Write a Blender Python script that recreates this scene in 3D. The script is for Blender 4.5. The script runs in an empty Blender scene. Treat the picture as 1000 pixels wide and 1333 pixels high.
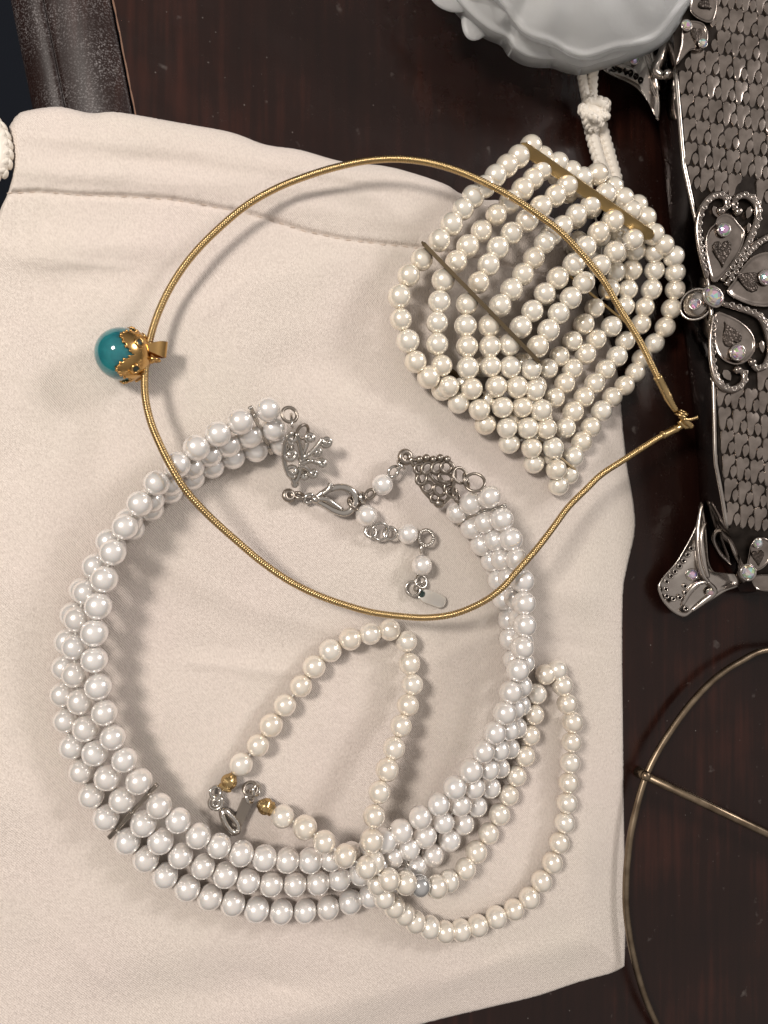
import bpy, math, random
from mathutils import Vector, Matrix, noise, Quaternion

random.seed(7)
SC = bpy.context.scene
COL = SC.collection
PI = math.pi

# ------------------------------------------------------------------ camera
TILT = math.radians(16.0)          # camera stands a little to the left, looking slightly right
DIST = 0.1926
FPX = 963.0                        # focal length in pixels of the 1000 x 1333 frame
EYE = Vector((-math.sin(TILT) * DIST, 0, math.cos(TILT) * DIST))
cam_d = bpy.data.cameras.new('camera')
cam = bpy.data.objects.new('camera', cam_d)
COL.objects.link(cam)
cam.location = EYE
cam.rotation_euler = (0, -TILT, 0)
cam_d.sensor_fit = 'VERTICAL'
cam_d.sensor_height = 24.0
cam_d.lens = 24.0 * FPX / 1333.0
cam_d.clip_start = 0.005
cam_d.clip_end = 20.0
SC.camera = cam

# ------------------------------------------------------------------ room light
world = bpy.data.worlds.new('World')
SC.world = world
world.use_nodes = True
wbg = world.node_tree.nodes['Background']
wbg.inputs[0].default_value = (1.0, 0.92, 0.86, 1)
wt = world.node_tree
w_tc = wt.nodes.new('ShaderNodeTexCoord')
w_sx = wt.nodes.new('ShaderNodeSeparateXYZ')
w_mr = wt.nodes.new('ShaderNodeMapRange')          # a lit ceiling over dim walls
w_mr.inputs['From Min'].default_value = 0.0
w_mr.inputs['From Max'].default_value = 0.9
w_mr.inputs['To Min'].default_value = 0.10
w_mr.inputs['To Max'].default_value = 0.46
wt.links.new(w_tc.outputs['Generated'], w_sx.inputs[0])
wt.links.new(w_sx.outputs['Z'], w_mr.inputs['Value'])
wt.links.new(w_mr.outputs[0], wbg.inputs[1])


def area_lamp(name, loc, size, power, color):
    d = bpy.data.lights.new(name, 'AREA')
    d.shape = 'DISK'
    d.size = size
    d.energy = power
    d.color = color
    o = bpy.data.objects.new(name, d)
    COL.objects.link(o)
    o.location = loc
    o.rotation_euler = (Vector((0, 0, 0)) - Vector(loc)).to_track_quat('-Z', 'Y').to_euler()
    return o


area_lamp('ceiling_lamp', (-0.41, 0.19, 0.53), 0.135, 3.2, (1.0, 0.925, 0.855))
area_lamp('side_lamp', (1.02, 0.62, 0.80), 0.34, 7.2, (1.0, 0.95, 0.925))

SC.view_settings.view_transform = 'Standard'
SC.view_settings.look = 'None'
SC.view_settings.exposure = 0.13
SC.view_settings.gamma = 1.0
SC.render.engine = 'CYCLES'
SC.cycles.max_bounces = 10
SC.cycles.caustics_reflective = False


# ------------------------------------------------------------------ helpers
def Q(px, py, z):
    """world point at height z (millimetres) that is seen at a place of the photograph"""
    a = (px - 500.0) / FPX
    b = (666.5 - py) / FPX
    d = Vector((math.sin(TILT) + a * math.cos(TILT), b, -math.cos(TILT) + a * math.sin(TILT)))
    t = (z * 0.001 - EYE.z) / d.z
    return EYE + d * t


def lerp(a, b, t):
    return a + (b - a) * t


def smooth(t):
    t = max(0.0, min(1.0, t))
    return t * t * (3 - 2 * t)


def keyed(keys, x):
    if x <= keys[0][0]:
        return keys[0][1]
    for (a, va), (b, vb) in zip(keys, keys[1:]):
        if x <= b:
            return lerp(va, vb, (x - a) / (b - a))
    return keys[-1][1]


def catmull(pts, n=8, closed=False):
    pts = [Vector(p) for p in pts]
    out = []
    N = len(pts)
    segs = N if closed else N - 1
    for i in range(segs):
        if closed:
            p0, p1, p2, p3 = pts[(i - 1) % N], pts[i], pts[(i + 1) % N], pts[(i + 2) % N]
        else:
            p0, p1, p2, p3 = pts[max(i - 1, 0)], pts[i], pts[i + 1], pts[min(i + 2, N - 1)]
        for k in range(n):
            t = k / n
            out.append(0.5 * ((2 * p1) + (p2 - p0) * t + (2 * p0 - 5 * p1 + 4 * p2 - p3) * t * t
                              + (3 * p1 - p0 - 3 * p2 + p3) * t * t * t))
    if not closed:
        out.append(pts[-1])
    return out


def resample(pts, step, closed=False):
    P = list(pts)
    if closed:
        P = P + [P[0]]
    L = [0.0]
    for a, b in zip(P, P[1:]):
        L.append(L[-1] + (b - a).length)
    n = max(2, int(round(L[-1] / step)))
    out = []
    j = 0
    for i in range(n + (0 if closed else 1)):
        s = L[-1] * i / n
        while j < len(L) - 2 and L[j + 1] < s:
            j += 1
        d = L[j + 1] - L[j]
        out.append(P[j].lerp(P[j + 1], (s - L[j]) / d if d > 0 else 0))
    return out


def frames(pts, closed=False):
    N = len(pts)
    T = []
    for i in range(N):
        if closed:
            t = pts[(i + 1) % N] - pts[i - 1]
        else:
            t = pts[min(i + 1, N - 1)] - pts[max(i - 1, 0)]
        T.append(t.normalized() if t.length > 0 else Vector((1, 0, 0)))
    up = Vector((0, 0, 1)) if abs(T[0].z) < 0.9 else Vector((1, 0, 0))
    n = (up - T[0] * up.dot(T[0])).normalized()
    out = []
    for t in T:
        n = n - t * n.dot(t)
        if n.length < 1e-6:
            n = t.orthogonal()
        n.normalize()
        out.append((t, n, t.cross(n)))
    return out


class MB:
    def __init__(self):
        self.v = []
        self.f = []

    def add(self, v, f):
        o = len(self.v)
        self.v += [tuple(p) for p in v]
        self.f += [tuple(i + o for i in q) for q in f]
        return self

    def tube(self, pts, r, sides=8, closed=False, flat=1.0):
        fr = frames(pts, closed)
        N = len(pts)
        v, f = [], []
        for i, p in enumerate(pts):
            t, n, b = fr[i]
            rr = r[i] if isinstance(r, (list, tuple)) else r
            for k in range(sides):
                a = 2 * PI * k / sides
                v.append(p + n * (math.cos(a) * rr * flat) + b * (math.sin(a) * rr))
        for i in range(N if closed else N - 1):
            j = (i + 1) % N
            for k in range(sides):
                k2 = (k + 1) % sides
                f.append((i * sides + k, i * sides + k2, j * sides + k2, j * sides + k))
        if not closed:
            f.append(tuple(reversed(range(sides))))
            f.append(tuple((N - 1) * sides + k for k in range(sides)))
        return self.add(v, f)

    def ring(self, c, axis, R, r, n=20, sides=8, squash=1.0, spin=0.0):
        axis = Vector(axis).normalized()
        u = axis.orthogonal().normalized()
        u = Quaternion(axis, spin) @ u
        w = axis.cross(u)
        pts = [Vector(c) + u * (math.cos(2 * PI * i / n) * R) + w * (math.sin(2 * PI * i / n) * R * squash)
               for i in range(n)]
        return self.tube(pts, r, sides, True)

    def ball(self, c, r, nu=14, nv=9, M=None):
        c = Vector(c)
        v, f = [], []
        rr = r if isinstance(r, (list, tuple)) else (r, r, r)
        for j in range(1, nv):
            th = PI * j / nv
            for i in range(nu):
                a = 2 * PI * i / nu
                p = Vector((math.sin(th) * math.cos(a) * rr[0], math.sin(th) * math.sin(a) * rr[1], math.cos(th) * rr[2]))
                if M is not None:
                    p = M @ p
                v.append(c + p)
        top = Vector((0, 0, rr[2]))
        bot = Vector((0, 0, -rr[2]))
        if M is not None:
            top, bot = M @ top, M @ bot
        ti = len(v)
        v.append(c + top)
        v.append(c + bot)
        for j in range(nv - 2):
            for i in range(nu):
                i2 = (i + 1) % nu
                f.append((j * nu + i, (j + 1) * nu + i, (j + 1) * nu + i2, j * nu + i2))
        for i in range(nu):
            i2 = (i + 1) % nu
            f.append((ti, i, i2))
            f.append((ti + 1, (nv - 2) * nu + i2, (nv - 2) * nu + i))
        return self.add(v, f)

    def rings(self, loops, cap_first=True, cap_last=True, closed=True):
        """skin a list of equal-length loops"""
        n = len(loops[0])
        v = [p for L in loops for p in L]
        f = []
        for i in range(len(loops) - 1):
            for k in range(n if closed else n - 1):
                k2 = (k + 1) % n
                f.append((i * n + k, i * n + k2, (i + 1) * n + k2, (i + 1) * n + k))
        if cap_first:
            f.append(tuple(reversed(range(n))))
        if cap_last:
            f.append(tuple((len(loops) - 1) * n + k for k in range(n)))
        return self.add(v, f)

    def mesh(self, name, m, smooth_shade=True):
        me = bpy.data.meshes.new(name)
        me.from_pydata(self.v, [], self.f)
        me.update()
        if smooth_shade:
            me.polygons.foreach_set('use_smooth', [True] * len(me.polygons))
        if m is not None:
            me.materials.append(m)
        return me

    def build(self, name, m, parent=None, smooth_shade=True, sharp=None):
        me = self.mesh(name, m, smooth_shade)
        if sharp is not None:
            me.set_sharp_from_angle(angle=math.radians(sharp))
        o = bpy.data.objects.new(name, me)
        COL.objects.link(o)
        if parent is not None:
            attach(o, parent)
        return o


def attach(o, parent):
    """keep the world place the mesh was built in"""
    o.parent = parent
    inv = WORLD[parent.name].inverted() if parent.name in WORLD else Matrix.Identity(4)
    o.matrix_parent_inverse = inv


WORLD = {}


def thing(name, label, cat, loc):
    o = bpy.data.objects.new(name, None)
    COL.objects.link(o)
    o.location = loc
    o.empty_display_size = 0.005
    o['label'] = label
    o['category'] = cat
    WORLD[o.name] = Matrix.Translation(Vector(loc))
    return o


def tag(o, label, cat):
    o['label'] = label
    o['category'] = cat
    return o


# ------------------------------------------------------------------ materials
def mat(name, base=(0.8, 0.8, 0.8), rough=0.5, metal=0.0, **kw):
    m = bpy.data.materials.new(name)
    m.use_nodes = True
    b = m.node_tree.nodes['Principled BSDF']
    b.inputs['Base Color'].default_value = (*base, 1)
    b.inputs['Roughness'].default_value = rough
    b.inputs['Metallic'].default_value = metal
    for k, v in kw.items():
        b.inputs[k].default_value = v
    return m


def N(m, t, **inp):
    n = m.node_tree.nodes.new(t)
    for k, v in inp.items():
        if k in n.inputs:
            n.inputs[k].default_value = v
        else:
            setattr(n, k, v)
    return n


def L(m, a, ao, b, bi):
    m.node_tree.links.new(a.outputs[ao], b.inputs[bi])


def ramp(m, stops):
    n = m.node_tree.nodes.new('ShaderNodeValToRGB')
    e = n.color_ramp.elements
    while len(e) < len(stops):
        e.new(0.5)
    for i, (p, c) in enumerate(stops):
        e[i].position = p
        e[i].color = (*c, 1) if len(c) == 3 else c
    return n


def bsdf(m):
    return m.node_tree.nodes['Principled BSDF']


def add_bump(m, height_node, out, dist, strength=1.0, inp='Normal'):
    bp = N(m, 'ShaderNodeBump')
    bp.inputs['Strength'].default_value = strength
    bp.inputs['Distance'].default_value = dist
    L(m, height_node, out, bp, 'Height')
    L(m, bp, 'Normal', bsdf(m), inp)
    return bp


def pearl_material(name, c0, c1):
    m = mat(name, c0, 0.235)
    b = bsdf(m)
    b.inputs['Metallic'].default_value = 0.50
    b.inputs['Coat Weight'].default_value = 1.0
    b.inputs['Coat Roughness'].default_value = 0.035
    b.inputs['Coat IOR'].default_value = 1.55
    b.inputs['Subsurface Weight'].default_value = 0.12
    b.inputs['Subsurface Radius'].default_value = (1.0, 0.8, 0.65)
    b.inputs['Subsurface Scale'].default_value = 0.0012
    oi = N(m, 'ShaderNodeObjectInfo')
    tc = N(m, 'ShaderNodeTexCoord')
    no = N(m, 'ShaderNodeTexNoise')
    no.inputs['Scale'].default_value = 1.3
    L(m, tc, 'Object', no, 'Vector')
    mx = N(m, 'ShaderNodeMix', data_type='RGBA')
    mx.inputs['A'].default_value = (*c0, 1)
    mx.inputs['B'].default_value = (*c1, 1)
    mu = N(m, 'ShaderNodeMath', operation='MULTIPLY')
    L(m, oi, 'Random', mu, 0)
    L(m, no, 'Fac', mu, 1)
    ad = N(m, 'ShaderNodeMath', operation='MULTIPLY')
    ad.inputs[1].default_value = 1.7
    L(m, mu, 0, ad, 0)
    L(m, ad, 0, mx, 'Factor')
    L(m, mx, 'Result', b, 'Base Color')
    return m


M = {}
M['pearl_white'] = pearl_material('pearl_white', (0.93, 0.90, 0.87), (0.89, 0.84, 0.79))
M['pearl_cream'] = pearl_material('pearl_cream', (0.97, 0.91, 0.80), (0.95, 0.85, 0.70))
M['pearl_ivory'] = pearl_material('pearl_ivory', (0.95, 0.89, 0.80), (0.92, 0.83, 0.71))
M['nylon'] = mat('nylon', (0.75, 0.72, 0.66), 0.35)
M['silver'] = mat('silver', (0.56, 0.53, 0.49), 0.2, 1.0)
M['dark_silver'] = mat('dark_silver', (0.33, 0.29, 0.25), 0.30, 1.0)
M['brass'] = mat('brass', (0.42, 0.30, 0.14), 0.34, 1.0)
M['dark_brass'] = mat('dark_brass', (0.17, 0.13, 0.08), 0.45, 1.0)
M['gold'] = mat('gold', (0.50, 0.355, 0.17), 0.24, 1.0)
M['gold_cap'] = mat('gold_cap', (0.58, 0.36, 0.14), 0.2, 1.0)
M['grey_bead'] = mat('grey_bead', (0.60, 0.60, 0.60), 0.2, 0.75)
M['dark_hole'] = mat('dark_hole', (0.03, 0.05, 0.045), 0.3)

# worn metal: blotchy roughness
for k, (lo, hi, sc) in {'silver': (0.10, 0.28, 900), 'dark_silver': (0.2, 0.45, 900), 'brass': (0.25, 0.5, 500),
                        'gold': (0.18, 0.34, 600)}.items():
    m = M[k]
    no = N(m, 'ShaderNodeTexNoise')
    no.inputs['Scale'].default_value = sc
    no.inputs['Detail'].default_value = 4
    ge = N(m, 'ShaderNodeNewGeometry')
    L(m, ge, 'Position', no, 'Vector')
    mr = N(m, 'ShaderNodeMapRange')
    mr.inputs['To Min'].default_value = lo
    mr.inputs['To Max'].default_value = hi
    L(m, no, 'Fac', mr, 'Value')
    L(m, mr, 0, bsdf(m), 'Roughness')

# tag: brushed worn plate
M['tag'] = mat('tag', (0.88, 0.85, 0.79), 0.42, 1.0)


def cloth_material():
    m = mat('pouch_fabric', (0.70, 0.61, 0.535), 0.92)
    b = bsdf(m)
    b.inputs['Sheen Weight'].default_value = 0.25
    b.inputs['Sheen Roughness'].default_value = 0.5
    b.inputs['Specular IOR Level'].default_value = 0.15
    ge = N(m, 'ShaderNodeTexCoord')
    # twill grain, turned a little
    mp = N(m, 'ShaderNodeMapping')
    mp.inputs['Rotation'].default_value = (0, 0, 0.6)
    mp.inputs['Scale'].default_value = (1.0, 0.55, 1.0)
    L(m, ge, 'Object', mp, 'Vector')
    n1 = N(m, 'ShaderNodeTexNoise')
    n1.inputs['Scale'].default_value = 2500
    n1.inputs['Detail'].default_value = 3
    L(m, mp, 'Vector', n1, 'Vector')
    wv = N(m, 'ShaderNodeTexWave')
    wv.inputs['Scale'].default_value = 760
    wv.inputs['Distortion'].default_value = 3.0
    wv.inputs['Detail'].default_value = 2.0
    wv.inputs['Detail Scale'].default_value = 1.5
    mp2 = N(m, 'ShaderNodeMapping')
    mp2.inputs['Rotation'].default_value = (0, 0, -0.75)
    L(m, ge, 'Object', mp2, 'Vector')
    L(m, mp2, 'Vector', wv, 'Vector')
    mixh = N(m, 'ShaderNodeMix', data_type='FLOAT')
    mixh.inputs['Factor'].default_value = 0.30
    L(m, n1, 'Fac', mixh, 'A')
    L(m, wv, 'Fac', mixh, 'B')
    # medium nap
    n2 = N(m, 'ShaderNodeTexNoise')
    n2.inputs['Scale'].default_value = 950
    n2.inputs['Detail'].default_value = 5
    L(m, ge, 'Object', n2, 'Vector')
    mixh2 = N(m, 'ShaderNodeMix', data_type='FLOAT')
    mixh2.inputs['Factor'].default_value = 0.22
    L(m, mixh, 'Result', mixh2, 'A')
    L(m, n2, 'Fac', mixh2, 'B')
    add_bump(m, mixh2, 'Result', 0.00040, 1.0)
    # faint blotches of the dye
    n3 = N(m, 'ShaderNodeTexNoise')
    n3.inputs['Scale'].default_value = 22
    n3.inputs['Detail'].default_value = 3
    L(m, ge, 'Object', n3, 'Vector')
    rp = ramp(m, [(0.3, (0.785, 0.69, 0.632)), (0.7, (0.765, 0.695, 0.618))])
    L(m, n3, 'Fac', rp, 'Fac')
    mx = N(m, 'ShaderNodeMix', data_type='RGBA', blend_type='MULTIPLY')
    mx.inputs['Factor'].default_value = 0.34
    rp2 = ramp(m, [(0.30, (0.60, 0.57, 0.55)), (0.62, (1, 1, 1))])
    L(m, n1, 'Fac', rp2, 'Fac')
    L(m, rp, 'Color', mx, 'A')
    L(m, rp2, 'Color', mx, 'B')
    L(m, mx, 'Result', b, 'Base Color')
    return m


M['cloth'] = cloth_material()
M['stitch'] = mat('stitch_thread', (0.60, 0.50, 0.42), 0.8)
M['cord'] = mat('satin_cord', (0.80, 0.74, 0.65), 0.42)
bsdf(M['cord']).inputs['Sheen Weight'].default_value = 0.4


def table_material():
    m = mat('dark_wood', (0.02, 0.012, 0.010), 0.3)
    b = bsdf(m)
    b.inputs['Specular IOR Level'].default_value = 0.34
    ge = N(m, 'ShaderNodeTexCoord')
    mp = N(m, 'ShaderNodeMapping')
    mp.inputs['Rotation'].default_value = (0, 0, 0.19)
    mp.inputs['Scale'].default_value = (1.0, 0.05, 1.0)
    L(m, ge, 'Object', mp, 'Vector')
    g = N(m, 'ShaderNodeTexNoise')
    g.inputs['Scale'].default_value = 420
    g.inputs['Detail'].default_value = 6
    L(m, mp, 'Vector', g, 'Vector')
    big = N(m, 'ShaderNodeTexNoise')
    big.inputs['Scale'].default_value = 26
    big.inputs['Detail'].default_value = 4
    L(m, ge, 'Object', big, 'Vector')
    mixf = N(m, 'ShaderNodeMix', data_type='FLOAT')
    mixf.inputs['Factor'].default_value = 0.62
    L(m, g, 'Fac', mixf, 'A')
    L(m, big, 'Fac', mixf, 'B')
    rp = ramp(m, [(0.25, (0.006, 0.0025, 0.0020)), (0.52, (0.014, 0.0050, 0.0036)), (0.75, (0.046, 0.0135, 0.0085))])
    L(m, mixf, 'Result', rp, 'Fac')
    # dust specks lying on the lacquer
    du = N(m, 'ShaderNodeTexVoronoi')
    du.inputs['Scale'].default_value = 330
    L(m, ge, 'Object', du, 'Vector')
    dr = ramp(m, [(0.0, (1, 1, 1)), (0.085, (0, 0, 0))])
    L(m, du, 'Distance', dr, 'Fac')
    dn = N(m, 'ShaderNodeTexNoise')
    dn.inputs['Scale'].default_value = 60
    dn.inputs['Detail'].default_value = 3
    L(m, ge, 'Object', dn, 'Vector')
    dn2 = ramp(m, [(0.50, (0, 0, 0)), (0.70, (1, 1, 1))])
    L(m, dn, 'Fac', dn2, 'Fac')
    dm = N(m, 'ShaderNodeMath', operation='MULTIPLY')
    L(m, dr, 'Color', dm, 0)
    L(m, dn2, 'Color', dm, 1)
    # soft smears of handling
    sm = N(m, 'ShaderNodeTexNoise')
    sm.inputs['Scale'].default_value = 48
    sm.inputs['Detail'].default_value = 7
    sm.inputs['Roughness'].default_value = 0.65
    L(m, ge, 'Object', sm, 'Vector')
    mr = N(m, 'ShaderNodeMapRange')
    mr.inputs['From Min'].default_value = 0.3
    mr.inputs['From Max'].default_value = 0.75
    mr.inputs['To Min'].default_value = 0.12
    mr.inputs['To Max'].default_value = 0.42
    L(m, sm, 'Fac', mr, 'Value')
    L(m, mr, 0, b, 'Roughness')
    sc = N(m, 'ShaderNodeTexNoise')
    sc.inputs['Scale'].default_value = 190
    sc.inputs['Detail'].default_value = 6
    L(m, ge, 'Object', sc, 'Vector')
    sr = ramp(m, [(0.67, (0, 0, 0)), (0.76, (0.22, 0.22, 0.22))])
    L(m, sc, 'Fac', sr, 'Fac')
    mxa = N(m, 'ShaderNodeMath', operation='MAXIMUM')
    L(m, dm, 0, mxa, 0)
    L(m, sr, 'Color', mxa, 1)
    mx = N(m, 'ShaderNodeMix', data_type='RGBA')
    L(m, mxa, 0, mx, 'Factor')
    L(m, rp, 'Color', mx, 'A')
    mx.inputs['B'].default_value = (0.30, 0.27, 0.25, 1)
    L(m, mx, 'Result', b, 'Base Color')
    add_bump(m, mixf, 'Result', 0.00016, 0.35)
    return m


M['wood'] = table_material()


def moulding_material():
    """same lacquer under a veil of dust"""
    m = M['wood'].copy()
    m.name = 'dusty_dark_wood'
    nt = m.node_tree
    b = nt.nodes['Principled BSDF']
    for l in list(nt.links):
        if l.to_node == b and l.to_socket.name in ('Roughness',):
            nt.links.remove(l)
    b.inputs['Roughness'].default_value = 0.42
    src = [l for l in nt.links if l.to_node == b and l.to_socket.name == 'Base Color'][0].from_socket
    ge = N(m, 'ShaderNodeTexCoord')
    vo = N(m, 'ShaderNodeTexNoise')
    vo.inputs['Scale'].default_value = 2600
    vo.inputs['Detail'].default_value = 2
    L(m, ge, 'Object', vo, 'Vector')
    rp = ramp(m, [(0.50, (0, 0, 0)), (0.74, (1, 1, 1))])
    L(m, vo, 'Fac', rp, 'Fac')
    bg = N(m, 'ShaderNodeTexNoise')
    bg.inputs['Scale'].default_value = 90
    bg.inputs['Detail'].default_value = 5
    L(m, ge, 'Object', bg, 'Vector')
    r2 = ramp(m, [(0.35, (0.10, 0.10, 0.10)), (0.7, (0.75, 0.75, 0.75))])
    L(m, bg, 'Fac', r2, 'Fac')
    mu = N(m, 'ShaderNodeMath', operation='MULTIPLY')
    L(m, rp, 'Color', mu, 0)
    L(m, r2, 'Color', mu, 1)
    mx = N(m, 'ShaderNodeMix', data_type='RGBA')
    L(m, mu, 0, mx, 'Factor')
    nt.links.new(src, mx.inputs['A'])
    mx.inputs['B'].default_value = (0.32, 0.30, 0.30, 1)
    L(m, mx, 'Result', b, 'Base Color')
    return m


M['dusty'] = moulding_material()
M['raw_wood'] = mat('raw_wood_chip', (0.20, 0.11, 0.07), 0.7)
M['floor'] = mat('navy_carpet', (0.002, 0.005, 0.012), 0.95)


# ------------------------------------------------------------------ table and floor
GAP_A, GAP_B = Q(148, 0, 0), Q(177, 148, 0)
gd = (GAP_B - GAP_A).normalized()              # runs down the picture
gn = Vector((-gd.y, gd.x, 0))
if gn.x > 0:
    gn = -gn                                   # points away from the table, to the left
up_far = GAP_A - gd * 0.30
dn_far = GAP_A + gd * 0.55


def strip(profile, name, m, parent=None, nseg=40):
    """sweep a profile of (offset to the left, height) in mm along the table's edge"""
    mb = MB()
    loops = []
    for i in range(nseg + 1):
        o = up_far.lerp(dn_far, i / nseg)
        loops.append([Vector((o.x, o.y, 0)) + gn * (a * 0.001) + Vector((0, 0, h * 0.001)) for a, h in profile])
    mb.rings(loops, False, False, closed=False)
    return mb.build(name, m, parent)


mb = MB()
c = [Vector((up_far.x, up_far.y, 0)), Vector((dn_far.x, dn_far.y, 0)),
     Vector((1.2, dn_far.y, 0)), Vector((1.2, up_far.y, 0))]
low = [p + Vector((0, 0, -0.03)) for p in c]
mb.rings([c, low], True, True)
table = mb.build('table', M['wood'], None, False)
table['kind'] = 'structure'
prof = []
for i in range(25):                            # rounded bead
    t = i / 24
    a = 0.9 + t * 14.2
    prof.append((a, -0.6 + 2.6 * math.sin(PI * (0.10 + 0.80 * t)) ** 0.8 - 2.4 * t))
prof = [(0.35, -3.0)] + prof
x0, z0 = prof[-1]
prof += [(x0 + 0.15, z0 - 0.5), (x0 + 0.5, z0 - 0.55), (x0 + 0.6, z0 - 0.1)]
for i in range(1, 14):                         # quarter round that falls to the edge
    t = i / 13 * PI / 2
    prof.append((x0 + 0.6 + 7.5 * math.sin(t), z0 - 0.1 - 9.0 * (1 - math.cos(t))))
prof += [(prof[-1][0], -30.0)]
strip(prof, 'edge_moulding', M['dusty'], table)
# bare splintered line along the joint
mb = MB()
pts, rad = [], []
for i in range(240):
    o = up_far.lerp(dn_far, 0.25 + 0.4 * i / 239)
    w = noise.noise(Vector((i * 0.35, 0, 0)))
    pts.append(Vector((o.x, o.y, -0.0001)) + gn * (0.0001 + 0.00012 * w))
    rad.append(0.00022 + 0.00012 * noise.noise(Vector((i * 0.6, 3, 0))))
mb.tube(pts, rad, 6)
mb.build('bare_edge', M['raw_wood'], table)

mb = MB()
mb.rings([[Vector((-3, -3, -0.62)), Vector((3, -3, -0.62)), Vector((3, 3, -0.62)), Vector((-3, 3, -0.62))],
          [Vector((-3, -3, -0.66)), Vector((3, -3, -0.66)), Vector((3, 3, -0.66)), Vector((-3, 3, -0.66))]])
floor = mb.build('floor', M['floor'], None, False)
floor['kind'] = 'structure'

# ------------------------------------------------------------------ drawstring pouch
BAGZ = 3.0


def poly(pts):
    return catmull([(x, y, 0) for x, y in pts], 16)


def by_len(P):
    Ls = [0.0]
    for a, b in zip(P, P[1:]):
        Ls.append(Ls[-1] + (b - a).length)
    T = Ls[-1]

    def f(t):
        s = t * T
        lo, hi = 0, len(Ls) - 1
        while hi - lo > 1:
            mid = (lo + hi) // 2
            if Ls[mid] <= s:
                lo = mid
            else:
                hi = mid
        d = Ls[hi] - Ls[lo]
        return P[lo].lerp(P[hi], (s - Ls[lo]) / d if d else 0)
    return f


top_e = by_len(poly([(12, 165), (22, 150), (36, 144), (76, 139), (117, 147), (146, 145), (180, 150), (235, 160),
                     (300, 172), (345, 188), (390, 195), (445, 210), (500, 216), (540, 226), (580, 240), (600, 252),
                     (630, 260), (652, 261), (690, 270), (735, 292)]))
left_e = by_len(poly([(12, 165), (17, 200), (17, 223), (10, 252), (-2, 280), (-25, 360), (-50, 500), (-60, 800),
                      (-60, 1420)]))
right_e = by_len(poly([(735, 292), (765, 340), (785, 410), (803, 480), (809, 535), (816, 602), (827, 680),
                       (816, 740), (811, 771), (810, 850), (811, 950), (812, 1050), (814, 1200), (813, 1258)]))
bot_e = by_len(poly([(-60, 1420), (180, 1408), (400, 1372), (561, 1330), (644, 1310), (698, 1297), (752, 1279),
                     (795, 1267), (813, 1258)]))
STITCH = [(9, 252), (50, 250), (100, 254), (165, 256), (225, 260), (285, 271), (320, 277), (360, 289), (400, 302),
          (450, 312), (500, 318), (545, 323), (620, 335), (720, 362), (775, 385)]


def stitch_y(x):
    return keyed(STITCH, x)


# soft folds of the cloth: from, to, half width (px), height (mm)
FOLDS = [(-20, 330, 230, 318, 22, 1.1), (40, 372, 300, 352, 30, -0.8), (240, 862, 410, 880, 9, 0.55),
         (230, 838, 400, 850, 14, -0.4), (560, 880, 660, 800, 40, 0.9), (760, 760, 770, 1010, 45, -1.5),
         (700, 760, 830, 800, 20, 1.0), (700, 1060, 810, 1120, 30, 0.9), (20, 620, 90, 800, 30, 0.7),
         (300, 380, 480, 330, 26, 0.7), (420, 520, 560, 545, 24, 0.6), (330, 480, 470, 470, 30, -0.6),
         (100, 1240, 420, 1230, 34, 0.8), (120, 1300, 480, 1275, 26, -0.7), (560, 900, 500, 1010, 30, -0.8),
         (640, 780, 800, 690, 32, -0.8), (560, 862, 700, 800, 9, 0.35), (30, 338, 180, 348, 7, 0.4), (250, 420, 335, 352, 8, 0.35), (60, 1200, 150, 1290, 9, 0.4),
         (700, 830, 800, 850, 8, -0.35), (420, 400, 500, 440, 9, -0.35), (20, 520, 80, 560, 8, 0.3), (560, 1290, 700, 1230, 10, 0.35), (300, 1260, 420, 1300, 9, -0.35), (770, 560, 815, 600, 8, 0.35), (40, 430, 120, 560, 28, -0.8), (620, 1240, 790, 1190, 26, -0.5)]
HEMF = [(30, 196, 330, 222, 12, -0.75), (330, 222, 560, 262, 12, -0.6), (20, 176, 250, 186, 12, 0.5),
        (250, 200, 470, 236, 11, 0.5), (20, 222, 300, 240, 12, 0.45), (360, 262, 560, 292, 12, 0.5),
        (350, 232, 380, 262, 8, -0.4), (440, 226, 560, 250, 8, 0.4)]


def fold(x, y, s):
    """soft ridge that fades out at both ends"""
    ax, ay, bx, by, w, amp = s
    dx, dy = bx - ax, by - ay
    l2 = dx * dx + dy * dy
    t = ((x - ax) * dx + (y - ay) * dy) / l2
    if t < -0.15 or t > 1.15:
        return 0.0
    d = abs((x - ax) * dy - (y - ay) * dx) / math.sqrt(l2)
    if d > 3 * w:
        return 0.0
    d += 5.0 * noise.noise(Vector((t * 2.3, ax * 0.37, 1.0)))
    return amp * math.exp(-(d / w) ** 2) * smooth((t + 0.15) * 2.4) * smooth((1.15 - t) * 2.4)


def low(x, y):
    """the broad swell of the pouch that everything on it follows"""
    return 1.1 + 1.7 * noise.noise(Vector((x / 290, y / 230, 12.7)))


def bag_h(x, y):
    h = BAGZ
    h += 0.85 * noise.noise(Vector((x / 170, y / 120, 1.3))) + 0.28 * noise.noise(Vector((x / 70, y / 60, 7.7)))
    h += low(x, y)
    h += 0.07 * noise.noise(Vector((x / 26, y / 22, 3.1)))
    for s in FOLDS:
        h += fold(x, y, s)
    sy = stitch_y(x)
    d = y - sy
    if d < 0:                                   # the hem: a soft tube with long creases
        t = min(1.0, -d / 100.0)
        h += 1.5 * math.sin(PI * min(1, t * 1.05)) ** 0.7
        h += 0.28 * noise.noise(Vector((x / 110, y / 16, 4.4))) * smooth(-d / 14)
        for s in HEMF:
            h += fold(x, y, s)
    h -= 0.75 * math.exp(-(d / 4.0) ** 2)
    if abs(d) < 40:                             # puckers that run off the seam
        h += 0.30 * noise.noise(Vector((x / 9, y / 60, 9.0))) * math.exp(-abs(d) / 14)
    return h if h > 1.8 else 0.9 + 0.9 * math.exp((h - 1.8) / 0.9)


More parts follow.
